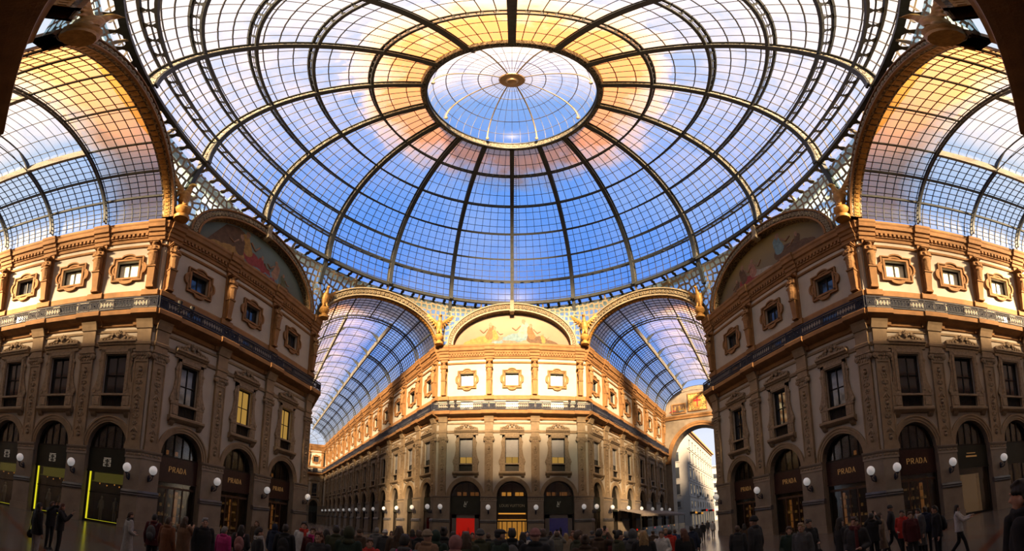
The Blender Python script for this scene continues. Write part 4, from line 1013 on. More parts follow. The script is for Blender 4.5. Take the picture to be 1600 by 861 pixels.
def ware(v):      # handbags, boxes, jars and bottles on the shelves
    mb = MB()
    if v == 0: mb.box(-.13, .13, -.06, .06, 0, .18); mb.tube([(.08 * math.cos(t), 0, .18 + .09 * math.sin(t)) for t in [q * PI / 6 for q in range(7)]], .012, 5)
    elif v == 1: mb.lathe([(.06, 0), (.08, .1), (.03, .2), (.03, .26)], 8)
    elif v == 2: mb.box(-.1, .1, -.08, .08, 0, .12); mb.box(-.105, .105, -.085, .085, .12, .15)
    elif v == 3: mb.lathe([(.09, 0), (.1, .06), (.1, .2), (.05, .22)], 8)
    else: mb.blob((0, 0, .12), (.1, .07, .12), 8, 6); mb.box(-.05, .05, -.05, .05, 0, .03)
    return mb
def shelves(ha, z0, z1, nrow, y=1.5):
    mb = MB()
    for row in range(nrow): z = z0 + (z1 - z0) * row / nrow; mb.box(-ha + .15, ha - .15, y - .15, y + .3, z - .04, z)
    for x in (-ha + .15, 0, ha - .2): mb.box(x, x + .05, y - .15, y + .3, 0, z1)
    return mb
def mannequin(x, y, s=1.0):
    mb = MB(); mb.limb((x, y, .9 * s), (x, y, 1.4 * s), .13 * s, .17 * s, 8); mb.limb((x - .16 * s, y, 1.42 * s), (x - .22 * s, y - .05, .95 * s), .05, .04, 6); mb.limb((x + .16 * s, y, 1.42 * s), (x + .22 * s, y - .05, .95 * s), .05, .04, 6)
    mb.limb((x - .07, y, .9 * s), (x - .08, y, .06), .08, .05, 6); mb.limb((x + .07, y, .9 * s), (x + .08, y, .06), .08, .05, 6); mb.blob((x, y, 1.66 * s), (.09, .1, .13), 8, 6); mb.box(x - .25, x + .25, y - .2, y + .2, 0, .06); return mb
MANNEQ = surf('mannequin_grey', (.25, .24, .22), .5, var=.1)
GOODS = surf('shop_goods', (.55, .36, .16), .5, var=.5, scale=7, emit=(1, .45, .1), estr=.06)
WOOD = surf('dark_shop_wood', (.06, .03, .02), .4, var=.3, scale=4)
GREYF = surf('grey_display_frame', (.10, .09, .085), .4, var=.1)
PALEW = surf('pale_wood_door', (.42, .27, .17), .5, var=.2, scale=4, emit=(.8, .45, .2), estr=.10)
def shopfront(key, a, kind):
    f = F[key]; ha = f.ha; i = rank(key, a); W = where(key, i)
    desc = {'red': 'red-glowing shop window ', 'door': 'amber-lit shop entrance ', 'indigo': 'indigo-backed shop window ', 'neon': 'yellow-lit shop window ',
            'wine': 'arched gold-lettered shopfront ', 'open': 'pale open shop doorway ', 'plain': 'dark arched shopfront ', 'redside': 'narrow red-lit shop window ', 'warm': 'dim amber shopfront '}[kind]
    t = thing('shopfront', desc + W, 'shopfront', f.pt(a, WALL_E), f.rz, 'arched shopfronts')
    part(t, 'interior', cached(('interior', ha), lambda: interior(ha)), INTER)
    nm = 2 if kind == 'door' else 5
    part(t, 'fanlight_frame', cached(('fan', ha, nm), lambda: fanlight(ha, nm)), FRAMED); part(t, 'fanlight_glass', cached(('fang', ha), lambda: fan_glass(ha)), SHOPG)
    y = .5
    def P(n, fn, m, **k):
        mb = MB(); fn(mb); return part(t, n, mb, m, **k)
    dark = FASCR if kind in ('wine',) else FASC
    zf = {'red': 3.1, 'indigo': 3.1, 'door': 3.3, 'neon': 3.45, 'wine': 3.35}.get(kind, 3.4)
    P('fascia', lambda m: (m.box(-ha, ha, y - .14, y, zf, SPR - .05), m.box(-ha, ha, y - .2, y, zf - .12, zf)), dark)
    P('door_glass', lambda m: m.box(-ha, ha, y + .02, y + .04, 0, zf - .1), SHOPG)
    P('frame', lambda m: [m.box(x - .06, x + .06, y - .1, y + .06, 0, zf) for x in (-ha + .06, ha - .06)] + [m.box(-ha, ha, y - .1, y + .06, 0, .14)], FRAMED)
    def each(n, fn, xs, m, **k):
        for q, x in enumerate(xs): mb = MB(); fn(mb, x, q); part(t, n, mb, m, **k)
    def stock(y, z0, z1, nrow, m):
        for row in range(nrow):
            x = -ha + .3
            while x < ha - .35:
                v = rnd.randrange(5); me = cached(('ware', v), lambda: ware(v), .8)
                if rnd.random() < .7: part(t, 'ware', me, m, (x + .12, y, z0 + (z1 - z0) * row / nrow))
                x += rnd.uniform(.24, .5)
    if kind in ('red', 'indigo', 'redside'):
        P('display_border', lambda m: (m.box(-ha + .2, -ha + .75, y - .06, y, 0, zf - .15), m.box(ha - .75, ha - .2, y - .06, y, 0, zf - .15), m.box(-ha + .2, ha - .2, y - .06, y, 2.55, zf - .15)), GREYF)
        P('backdrop', lambda m: m.box(-ha + .6, ha - .6, 1.3, 1.34, .1, 2.6), EM_B if kind == 'indigo' else EM_R)
        each('display_plinth', lambda m, x, q: (m.box(x - .16, x + .16, .9, 1.2, .02, .7 + .3 * q), m.blob((x, 1.05, .82 + .3 * q), (.12, .1, .13), 8, 6)), (-.8, -.3, .3), EM_RD if kind != 'indigo' else GREYF)
        if kind != 'redside': part(t, 'monogram', monogram(), LETW, (0, y - .15, 3.75))
    elif kind == 'door':
        P('door_leaves', lambda m: [m.box(x - .05, x + .05, y - .02, y + .05, 0, 2.25) for x in (-1.6, -1.2, -.62, 0, .62, 1.2, 1.6)] + [m.box(-ha, ha, y - .02, y + .05, 2.2, 2.35)], FRAMED)
        P('light_strip', lambda m: m.box(-1.65, 1.65, y - .18, y - .12, 3.02, 3.16), EM_A)
        P('lit_hall', lambda m: m.box(-ha + .1, ha - .1, 1.6, 1.65, .1, 2.5), EM_A, label='amber-lit hall behind the doors')
        part(t, 'lettering', text_mesh('LOUIS VUITTON', .42), LETO, (0, y - .155, 3.82))
    elif kind == 'neon':
        P('neon_strip', lambda m: (m.box(-ha + .2, -ha + .3, y - .08, y, .12, zf - .1), m.box(-ha + .2, ha - .15, y - .08, y, .06, .15)), EM_Y)
        P('lit_ceiling', lambda m: m.box(-ha + .3, ha - .1, .7, 1.9, zf - .75, zf - .7), EM_YD); P('lit_lintel', lambda m: m.box(-ha + .3, ha - .1, 1.1, 1.14, zf - .7, zf - .12), EM_YD)
        P('transom', lambda m: m.box(-ha, ha, y - .06, y + .02, 1.95, 2.02), FRAMED)
        each('mannequin', lambda m, x, q: m.merge(mannequin(x, 1.2 + .2 * q)), (-.5, .55), MANNEQ, smooth=.8)
        each('spotlight', lambda m, x, q: m.blob((x, 1.0, 2.6 - .1 * (q % 2)), .05, 6, 4), (-.7, -.1, .5, .9), EM_A)
        part(t, 'emblem', emblem(), LETW, (0, y - .15, 3.75))
    elif kind == 'wine':
        P('shelves', lambda m: m.merge(shelves(ha, .3, 2.9, 4)), WOOD); stock(1.5, .3, 2.9, 4, GOODS)
        each('lit_niche', lambda m, x, q: m.box(x, x + .28, 1.85, 1.88, .4, 2.7), (-ha + .25, ha - .9), EM_AD)
        each('downlight', lambda m, x, q: m.blob((x, 1.0, 2.95), .05, 6, 4), (-.9, -.3, .4, 1.0), EM_A)
        P('door_frame', lambda m: [m.box(x - .05, x + .05, y - .02, y + .05, 0, 2.85) for x in (-.75, .0, .75)] + [m.box(-ha, ha, y - .05, y + .05, 2.8, 2.95)], WOOD)
        part(t, 'lettering', serif_word('PRADA', .34), LETG, (0, y - .145, 3.95))
    elif kind == 'open':
        P('lit_room', lambda m: m.box(-ha + .1, ha - .1, 1.9, 1.95, .05, 2.9), EM_WD); each('curtain', lambda m, x, q: m.box(x, x + .3, 1.5, 1.6, .05, 2.9), (-1.3, -.75, .95), PALEW)
        P('sign_lettering', lambda m: (m.box(-.4, .4, y - .18, y - .14, 4.3, 4.36), m.box(-.5, .5, y - .18, y - .14, 4.05, 4.16)), LETG)
    elif kind == 'warm':
        P('lit_back', lambda m: m.box(-ha + .3, ha - .3, 1.8, 1.83, .5, 1.6), EM_AD); P('room_light', lambda m: m.box(-ha + .5, -.1, 1.75, 1.8, 5.2, 5.6), EM_AD); P('shelves', lambda m: m.merge(shelves(ha, .3, 2.8, 3)), WOOD)
        stock(1.5, .3, 2.8, 3, GOODS)
    else:
        P('shelves', lambda m: m.merge(shelves(ha, .3, 2.8, 3)), WOOD)
        P('door_frame', lambda m: [m.box(x - .05, x + .05, y - .02, y + .05, 0, 3.2) for x in (-.5, .5)], FRAMED)
    if key == 'front': each('room_light', lambda m, x, q: m.box(x, x + .5, 2.0, 2.05, 5.15, 5.55), (-1.3, -.6, .4, .95), EM_A if kind == 'door' else EM_AD)
    if key in ('left', 'right') and i != 1: each('room_light', lambda m, x, q: m.box(x, x + .25, 1.9, 1.95, 5.3, 5.6), (-.2, .7), EM_AD)
    return t
for a, k in zip(F['front'].c, ('red', 'door', 'indigo')): shopfront('front', a, k)
for a in F['left'].c: shopfront('left', a, 'wine')
for a in F['right'].c: shopfront('right', a, 'wine')
for a in F['leftarm'].c: shopfront('leftarm', a, 'neon' if rank('leftarm', a) < 3 else 'plain')
for a in F['rightarm'].c: shopfront('rightarm', a, ('wine', 'open', 'plain', 'warm', 'plain')[rank('rightarm', a)])
for a in F['fleft'].c: r_ = rank('fleft', a); shopfront('fleft', a, 'redside' if r_ == 0 else ('warm' if r_ % 3 == 2 else 'plain'))
for a in F['fright'].c: r_ = rank('fright', a); shopfront('fright', a, 'warm' if r_ in (2, 4) else 'plain')
for a in F['farend'].c: shopfront('farend', a, 'plain')
# paired floodlights standing on the balcony of the front building, and two on the left building
def flood():
    mb = MB(); mb.box(-.16, .16, -.12, .12, .0, .06); mb.tube([(0, 0, 0), (0, 0, .3)], .04, 6); mb.box(-.05, .05, -.2, .2, .25, .33)
    mb.lathe([(.1, -.22), (.2, .1), (.21, .2)], 10, (0, 0, .5)); return mb
for key, a, w in (('front', 1.7, 'at the long-arcade end of the sunlit front balcony, outer one'), ('front', 2.6, 'at the long-arcade end of the sunlit front balcony, inner one'), ('front', 16.8, 'at the short-arcade end of the sunlit front balcony, inner one'), ('front', 17.7, 'at the short-arcade end of the sunlit front balcony, outer one'),
                  ('left', 1.6, 'on the balcony below the grey-green painting, next to the near corner'), ('left', 2.7, 'on the balcony under the grey-green painting, farther from the near corner')):
    f = F[key]; o = solo('floodlight', cached('floodlight', flood, .6), FRAMED, 'small black floodlight ' + w, 'floodlight', f.pt(a, .42, 15.02), f.rz, 'balcony floodlights')
    pst = MB(); pst.box(-.06, .06, -.06, .06, -.58, .01); part(o, 'post', pst, FRAMED)
# ------------------------------------------------------------------ ground
g = MB(); g.quad((-130, -80, 0), (150, -80, 0), (150, 260, 0), (-130, 260, 0)); solo('floor', g, FLOORM, 'polished stone mosaic floor of the octagon and arcades', 'floor', kind='structure')
# ------------------------------------------------------------------ triumphal arch wall closing the far right arcade
ea = C1R + NED * LNE; er = Vector((NED.y, -NED.x)); fe = Frame(ea, er, 15.36)
we = thing('wall_far', 'arcade end wall pierced by a tall open arch under a gilded cross panel', 'wall', fe.pt(0, 0), fe.rz, kind='structure')
mb = MB(); H = 28.4; c0, rad, zs = 7.68, 6.6, 12.9; n = 24
A = [(c0 + rad * math.cos(PI - PI * k / n), zs + rad * math.sin(PI * k / n)) for k in range(n + 1)]
T = [(p[0], 22.6 + 5.0 * math.sqrt(max(0, 1 - ((p[0] - c0) / 7.9) ** 2))) for p in A]
for y in (0, 3.0):
    mb.quad((-.3, y, 0), (A[0][0], y, 0), (A[0][0], y, zs), (-.3, y, zs)); mb.quad((A[-1][0], y, 0), (15.7, y, 0), (15.7, y, zs), (A[-1][0], y, zs))
    mb.quad((-.3, y, zs), (A[0][0], y, zs), (T[0][0], y, T[0][1]), (-.3, y, 22.6)); mb.quad((A[-1][0], y, zs), (15.7, y, zs), (15.7, y, 22.6), (T[-1][0], y, T[-1][1]))
    for k in range(n): mb.quad((*A[k][:1], y, A[k][1]), (A[k + 1][0], y, A[k + 1][1]), (T[k + 1][0], y, T[k + 1][1]), (T[k][0], y, T[k][1]))
for k in range(n): mb.quad((A[k][0], 0, A[k][1]), (A[k + 1][0], 0, A[k + 1][1]), (A[k + 1][0], 3, A[k + 1][1]), (A[k][0], 3, A[k][1]))
for x in (A[0][0], A[-1][0]): mb.quad((x, 0, 0), (x, 3, 0), (x, 3, zs), (x, 0, zs))
part(we, 'masonry', mb, PIER)
def end_ring(r0, r1, d):
    m = MB(); vs = []
    for k in range(33):
        g_ = PI - PI * k / 32; c, s = math.cos(g_), math.sin(g_)
        for r, y in ((r0, .02), (r0, -d), (r1, -d), (r1, .02)): vs.append((c0 + r * c, y, zs + r * s))
    m.add(vs, [(i * 4 + q, i * 4 + (q + 1) % 4, i * 4 + 4 + (q + 1) % 4, i * 4 + 4 + q) for i in range(32) for q in range(4)]); return m
m = end_ring(6.6, 7.0, .15); m.merge(end_ring(7.0, 7.45, .25)); part(we, 'archivolt', m, STONE)
m = MB(); m.profile([(0, 21.0), (.2, 21.05), (.25, 21.4), (.4, 21.6), (.4, 21.85), (0, 21.9)], 0, 15.36); part(we, 'cornice', m, STONE)
m = MB(); m.profile([(0, 12.4), (.2, 12.45), (.3, 12.8), (.3, 12.95), (0, 13.0)], -.2, 1.1); m.profile([(0, 12.4), (.2, 12.45), (.3, 12.8), (.3, 12.95), (0, 13.0)], 14.3, 15.5); part(we, 'impost', m, STONE)
RED = surf('badge_red', (.5, .02, .02), .6, var=.1); BADGE = ornate('badge_gold', (.16, .10, .03), (.5, .32, .07), 2.0)
def painted(x0, x1, z0, z1, name, label, cross):
    t = thing('painted_panel', label, 'painting', fe.pt((x0 + x1) / 2, .06, z0), fe.rz); w = (x1 - x0) / 2; h = z1 - z0
    m = MB(); m.box(-w, w, -.02, .06, 0, h); part(t, 'painted_ground', m, BADGE if cross else PT['brown'])
    m = MB()
    for s in (-1, 1): a_, b_ = sorted((s * w, s * (w + .2))); m.box(a_, b_, -.14, .06, -.2, h + .2)
    m.box(-w, w, -.14, .06, -.2, 0); m.box(-w, w, -.14, .06, h, h + .2); part(t, 'frame', m, STONE)
    if cross:
        m = MB(); m.blob((0, -.02, h / 2), (w * .62, .05, h * .42), 16, 8); part(t, 'shield', m, GOLD); m = MB(); m.box(-.13, .13, -.1, -.03, h * .2, h * .8); m.box(-w * .42, w * .42, -.1, -.03, h * .52, h * .62); part(t, 'red_cross', m, RED)
    else:
        for q, (x, s, c) in enumerate(((-.9, .8, 'red'), (.3, .9, 'ochre'), (1.0, .6, 'blue'))): b = figure(x, .25, s, 1 if q % 2 else -1); f_ = part(t, 'painted_figure', b[0], PT[c], smooth=.8); part(f_, 'painted_torso', b[1], PT['ochre'], smooth=.8); part(f_, 'painted_head', b[2], PT['skin'], smooth=.8)
painted(5.6, 9.4, 22.6, 25.9, 'badge', 'square gilded panel with a red cross on a shield above the open arch', True)
painted(1.9, 4.7, 22.4, 24.1, 'scene', 'small dark painted panel of figures beside the gilded cross panel', False)
# ------------------------------------------------------------------ the street outside
WHITE = surf('white_render', (.21, .21, .22), .8, var=.06); GREYW = surf('pale_modern_cladding', (.20, .22, .25), .6, var=.05); EAVE = surf('brown_eaves', (.25, .15, .08), .8)
ST = C1R + NED * LNE
def street_block(name, label, o, u, L, D, H, rows, nwin, base, eave, arches):
    """a street facade: windows with surrounds in every storey, shop arches at street level, projecting eaves"""
    f = Frame(o, u, L); t = thing(name, label, 'building', f.pt(0, 0), f.rz)
    m = MB(); m.box(0, L, 0, D, 0, H); part(t, 'wall', m, base)
    m = MB(); m.box(-.8, L + .8, -1.0, D + .8, H, H + .55); m.box(-.3, L + .3, -.4, D, H - .5, H); part(t, 'eaves', m, eave)
    m = MB()
    for z in [r[0] - .75 for r in rows[1:]]: m.box(-.15, L + .15, -.18, 0, z, z + .25)
    part(t, 'string_molding', m, base)
    for (z, h, w) in rows:
        for k in range(nwin):
            x = L * (k + .5) / nwin; m = MB(); m.box(x - w / 2, x + w / 2, -.03, .1, z, z + h); wn = part(t, 'window', m, PANE)
            m = MB()
            for s in (-1, 1): a_, b_ = sorted((x + s * w / 2, x + s * (w / 2 + .16))); m.box(a_, b_, -.12, .05, z, z + h)
            m.box(x - w / 2 - .3, x + w / 2 + .3, -.25, .05, z + h, z + h + .2); m.box(x - w / 2 - .25, x + w / 2 + .25, -.22, .05, z - .2, z); part(wn, 'window_surround', m, base)
        # side of the block that looks back towards the arcade
        for y in (D * .25, D * .7):
            m = MB(); m.box(-.1, .03, y - w / 2, y + w / 2, z, z + h); wn = part(t, 'window', m, PANE); m = MB(); [m.box(-.16, .03, q - .1, q + .1, z, z + h) for q in (y - w / 2 - .1, y + w / 2 + .1)]; m.box(-.2, .03, y - w / 2 - .2, y + w / 2 + .2, z + h, z + h + .2); m.box(-.2, .03, y - w / 2 - .2, y + w / 2 + .2, z - .2, z); part(wn, 'window_surround', m, base)
    if arches:
        for k in range(nwin):
            x = L * (k + .5) / nwin; m = MB(); m.prism([(x - 1.3, 0), (x - 1.3, 3.0)] + [(x + 1.3 * math.cos(PI - PI * q / 8), 3.0 + 1.2 * math.sin(PI * q / 8)) for q in range(9)] + [(x + 1.3, 0)], -.06, .05); part(t, 'street_arch', m, FASC)
        for k in range(2, nwin, 3):
            x = L * (k + .5) / nwin; z = rows[1][0]; m = MB(); m.box(x - 1.4, x + 1.4, -1.1, 0, z - .45, z - .2); part(t, 'balcony', m, base); m = MB()
            for q in range(12): xx = x - 1.35 + 2.7 * q / 11; m.box(xx - .02, xx + .02, -1.05, -1.0, z - .2, z + .75)
            m.box(x - 1.4, x + 1.4, -1.08, -.98, z + .72, z + .8); part(t, 'balcony_railing', m, RAIL)
    return t
def stp(a, l): p = ST + NED * a + er * l; return (p.x, p.y)
street_block('street_building', 'white classical street building with brown eaves seen through the open arch', stp(26.3, -1.2), NED, 44, 14, 24.8, [(4.9, 1.4, 1.2), (8.2, 2.7, 1.4), (12.4, 2.9, 1.4), (16.9, 2.5, 1.4), (20.8, 1.9, 1.3)], 10, WHITE, EAVE, True)
street_block('street_building', 'pale modern office block with wide windows closing the street beyond the arch', stp(112, -20), er, 60, 14, 25.5, [(2.0, 2.4, 4.2), (6.6, 2.2, 4.2), (11, 2.2, 4.2), (15.4, 2.2, 4.2), (19.8, 2.2, 4.2)], 10, GREYW, GREYW, False)
for k, (a, l, z, c, lab) in enumerate(((27, -.2, 3.2, EM_A, 'amber lit shop sign at the near corner of the white street building'), (36, -.2, 3.0, EM_A, 'amber lit shop sign halfway along the white street building'), (44, -.1, 3.9, EM_R, 'red lit shop sign on the white street building'), (58, -.1, 3.9, EM_R, 'red lit sign at the distant end of the white street building'))):
    m = MB(); m.box(-1.1, 1.1, -.5, -.3, -.25, .25); p = stp(a, l); t = thing('shop_sign', lab, 'sign', (*p, z), math.atan2(NED.y, NED.x), 'lit street signs')
    part(t, 'light_box', m, c); m = MB(); m.box(-1.2, 1.2, -.32, 1.2, -.3, .3); part(t, 'housing', m, FRAMED)
# café awning along the far right arcade
f = F['fright']; AW = surf('grey_brown_canvas', (.17, .14, .125), .85, var=.15)
t = thing('cafe_awning', 'long grey-brown café awning with scalloped edge in front of the short arcade', 'awning', f.pt(6.8, WALL_E), f.rz)
m = MB(); m.add([(0, -.2, 3.55), (25, -.2, 3.55), (25, -4.2, 2.75), (0, -4.2, 2.75), (0, -.2, 3.6), (25, -.2, 3.6), (25, -4.2, 2.8), (0, -4.2, 2.8)], [(0, 3, 2, 1), (4, 5, 6, 7), (0, 1, 5, 4), (1, 2, 6, 5), (2, 3, 7, 6), (3, 0, 4, 7)]); part(t, 'canvas', m, AW)
m = MB(); n = 60
for k in range(n): x = 25 * k / n; w = 25 / n; m.prism([(x, 2.78), (x + w, 2.78), (x + w, 2.58), (x + w * .75, 2.5), (x + w * .5, 2.47), (x + w * .25, 2.5), (x, 2.58)], -4.22, -4.19)
part(t, 'valance', m, AW)
for k in range(6): m = MB(); m.box(.1 + 4.95 * k - .05, .1 + 4.95 * k + .05, -4.15, -4.05, 0, 2.78); part(t, 'post', m, FRAMED)
for k in range(5): m = MB(); m.box(.1 + 4.95 * k + .1, .1 + 4.95 * k + 4.8, -4.12, -4.09, 0, 1.1); part(t, 'wind_screen', m, SHOPG)
for k in range(6):
    a = 8.5 + 3.9 * k; w_ = ORD[k]
    tb = thing('cafe_table', f'round café table under the awning, {w_} from the octagon', 'table', f.pt(a, 2.6), f.rz, 'café tables')
    m = MB(); m.lathe([(.4, .72), (.4, .75)], 16); part(tb, 'table_top', m, GREYF); m = MB(); m.lathe([(.22, 0), (.2, .03), (.03, .06), (.03, .72)], 10); part(tb, 'pedestal', m, FRAMED)
    m = MB(); m.lathe([(.08, .76), (.1, .8), (.07, .95), (.02, .98)], 10); solo('table_lamp', m, EM_R if k % 2 == 0 else EM_A, f'small glowing lamp on the {w_} café table from the octagon', 'lamp', f.pt(a, 2.6, -.01), 0, 'café lamps')

# ------------------------------------------------------------------ sky, sun, camera
w = bpy.data.worlds.new('sky'); SC.world = w; w.use_nodes = True; nt = w.node_tree; nt.nodes.clear()
SUN_EL = math.atan(.385); S = Vector((0.0, -math.cos(SUN_EL), math.sin(SUN_EL)))
tc = nd(nt, 'ShaderNodeTexCoord'); nv = nd(nt, 'ShaderNodeVectorMath', operation='NORMALIZE'); nt.links.new(tc.outputs['Generated'], nv.inputs[0])
dt = nd(nt, 'ShaderNodeVectorMath', operation='DOT_PRODUCT'); dt.inputs[1].default_value = S; nt.links.new(nv.outputs[0], dt.inputs[0])
mp = nd(nt, 'ShaderNodeMapRange'); mp.inputs['From Min'].default_value = -1; mp.inputs['From Max'].default_value = 1; nt.links.new(dt.outputs['Value'], mp.inputs['Value'])
skyc = ramp(nt, mp.outputs[0], [(0.0, (.15, .36, .95)), (0.25, (.10, .32, .98)), (0.40, (.16, .40, 1.0)), (0.52, (.36, .58, 1.0)), (0.64, (.74, .84, 1.0)), (0.85, (.95, .92, .9))])
# horizon haze and a few thin clouds
sp = nd(nt, 'ShaderNodeSeparateXYZ'); nt.links.new(nv.outputs[0], sp.inputs[0])
hz_ = nd(nt, 'ShaderNodeMapRange'); hz_.inputs['From Min'].default_value = .21; hz_.inputs['From Max'].default_value = .42; hz_.inputs['To Min'].default_value = .9; hz_.inputs['To Max'].default_value = 0; nt.links.new(sp.outputs['Z'], hz_.inputs['Value'])
nz = nd(nt, 'ShaderNodeTexNoise', Scale=2.2, Detail=7.0, Roughness=.6); nt.links.new(nv.outputs[0], nz.inputs['Vector'])
cl = nd(nt, 'ShaderNodeMapRange'); cl.inputs['From Min'].default_value = .5; cl.inputs['From Max'].default_value = .75; cl.inputs['To Max'].default_value = .35; nt.links.new(nz.outputs['Fac'], cl.inputs['Value'])
mx = nd(nt, 'ShaderNodeMix', data_type='RGBA'); nt.links.new(cl.outputs[0], mx.inputs['Factor']); nt.links.new(skyc, mx.inputs['A']); mx.inputs['B'].default_value = (.82, .86, .95, 1)
mh = nd(nt, 'ShaderNodeMix', data_type='RGBA'); nt.links.new(hz_.outputs[0], mh.inputs['Factor']); nt.links.new(mx.outputs['Result'], mh.inputs['A']); mh.inputs['B'].default_value = (.90, .93, 1.0, 1)
bg = nd(nt, 'ShaderNodeBackground', Strength=1.0); nt.links.new(mh.outputs['Result'], bg.inputs['Color']); wo = nd(nt, 'ShaderNodeOutputWorld'); nt.links.new(bg.outputs[0], wo.inputs['Surface'])
sl = bpy.data.lights.new('low_winter_sun', 'SUN'); sl.energy = 41.0; sl.angle = math.radians(8.0); sl.color = (1.0, .68, .36)
so = bpy.data.objects.new('low_winter_sun', sl); COL.objects.link(so); so.rotation_euler = S.to_track_quat('Z', 'Y').to_euler(); so.location = (0, -80, 60)

cd = bpy.data.cameras.new('panorama_camera'); cam = bpy.data.objects.new('panorama_camera', cd); COL.objects.link(cam); SC.camera = cam
K, ASP, PIT, CY, W_, H_ = 539.584, 1.12, 0.128, 741.538, 1600.0, 861.0
cd.type = 'PANO'; cd.panorama_type = 'EQUIRECTANGULAR'
cd.longitude_min = -W_ / 2 / K; cd.longitude_max = W_ / 2 / K; cd.latitude_min = -(H_ - CY) / (K * ASP); cd.latitude_max = CY / (K * ASP)
cam.location = (0, -17.82 * 1.15, 1.7 * 1.15); cam.rotation_euler = (PI / 2 + PIT, 0, 0)
vs_ = SC.view_settings; vs_.view_transform = 'Standard'; vs_.look = 'None'; vs_.exposure = 0.0; vs_.gamma = 1.0; vs_.use_curve_mapping = False
SC.cycles.transparent_max_bounces = 24; SC.cycles.max_bounces = 6; SC.cycles.caustics_reflective = False; SC.cycles.caustics_refractive = False; SC.cycles.sample_clamp_indirect = 4.0; SC.cycles.use_denoising = True
# ------------------------------------------------------------------ people
def joints(pose):
    J = dict(hipL=(-.095, 0, .92), hipR=(.095, 0, .92), kneeL=(-.10, -.02, .49), kneeR=(.10, -.02, .49), ankL=(-.10, .02, .08), ankR=(.10, .02, .08), shL=(-.19, .01, 1.42), shR=(.19, .01, 1.42),
             elL=(-.25, .03, 1.14), elR=(.25, .03, 1.14), wrL=(-.25, -.05, .89), wrR=(.25, -.05, .89), hdL=(0, -.15, -1), hdR=(0, -.15, -1))
    if pose == 'walk': J.update(kneeL=(-.10, -.20, .52), ankL=(-.10, -.30, .10), kneeR=(.10, .06, .49), ankR=(.10, .38, .14), elL=(-.25, .13, 1.16), wrL=(-.24, .12, .92), elR=(.25, -.08, 1.16), wrR=(.23, -.24, .97))
    if pose == 'phone': J.update(elL=(-.25, -.20, 1.20), elR=(.25, -.20, 1.20), wrL=(-.09, -.38, 1.40), wrR=(.09, -.38, 1.40), hdL=(.25, -.5, .8), hdR=(-.25, -.5, .8))
    if pose == 'photo': J.update(elL=(-.27, -.22, 1.38), elR=(.27, -.22, 1.38), wrL=(-.09, -.38, 1.60), wrR=(.09, -.38, 1.60), hdL=(.25, -.4, .9), hdR=(-.25, -.4, .9))
    if pose == 'bent': J.update(elL=(-.27, .06, 1.15), elR=(.27, .06, 1.15), wrL=(-.20, -.17, 1.05), wrR=(.18, -.19, 1.10), hdL=(.5, -.8, .1), hdR=(-.6, -.7, .15))
    if pose == 'reach': J.update(kneeL=(-.10, -.18, .52), ankL=(-.10, -.26, .10), kneeR=(.10, .06, .49), ankR=(.10, .36, .13), elR=(.22, -.22, 1.22), wrR=(.13, -.46, 1.30), elL=(-.22, -.2, 1.2), wrL=(-.10, -.42, 1.24), hdL=(.2, -.9, .4), hdR=(-.2, -.9, .4))
    return {k: Vector(v) for k, v in J.items()}
HD = .035                                     # how far the head sits down into the collar
def hand(mb, w, d, side):
    d = d.normalized(); a = Vector((side, 0, 0)); a = (a - d * a.dot(d)).normalized(); n = d.cross(a).normalized()
    if n.y < 0: n = -n
    mb.limb(w, w + d * .05, .026, .03, 8); c = w + d * .085
    for k in range(4):                       # four unequal fingers, each bent at the knuckle
        o = a * (-.028 + .0187 * k); L = (.062, .074, .070, .055)[k]; p = c + o; q = p + d * L * .55 - n * .008; r = q + d * L * .4 - n * .025
        mb.tube([w + d * .05 + o * .8, p, q, r], [.011, .011, .010, .008], 6)
    t = w + d * .03 - a * .03; mb.tube([t, t - a * .028 + d * .03 - n * .012, t - a * .03 + d * .062 - n * .02], [.013, .011, .009], 6)
def body_mesh(pose):
    J = joints(pose); mb = MB()
    for s in 'LR':
        mb.limb(J['hip' + s], J['knee' + s], .078, .052); mb.limb(J['knee' + s], J['ank' + s], .05, .036)
        mb.limb(J['sh' + s] - Vector((0, 0, .02)), J['el' + s], .045, .038); mb.limb(J['el' + s], J['wr' + s], .037, .025); hand(mb, J['wr' + s], J['hd' + s], 1 if s == 'R' else -1)
        f = J['ank' + s]; mb.limb(f + Vector((0, .03, -.04)), f + Vector((0, -.14, -.055)), .035, .03)
    mb.blob((0, 0, .96), (.16, .11, .13), 12, 8); mb.blob((0, 0, 1.12), (.14, .10, .16), 12, 8); mb.blob((0, .0, 1.30), (.175, .115, .18), 12, 8); mb.limb((-.16, .01, 1.39), (.16, .01, 1.39), .045, .045)
    mb.limb((0, .01, 1.42), (0, -.01, 1.53), .055, .052); mb.blob((0, -.01, 1.635 - HD), (.074, .092, .10), 14, 10); mb.blob((0, -.045, 1.575 - HD), (.052, .055, .055), 12, 8)
    mb.tube([(0, -.095, 1.65 - HD), (0, -.118, 1.612 - HD), (0, -.095, 1.605 - HD)], [.010, .016, .010], 6); mb.blob((0, -.095, 1.572 - HD), (.024, .012, .008), 8, 5)
    for s in (-1, 1): mb.blob((s * .078, .0, 1.62 - HD), (.012, .022, .032), 8, 6); mb.blob((s * .03, -.094, 1.668 - HD), (.022, .014, .008), 8, 5)
    return remesh(mb, 'body_' + pose, .0085, 1)
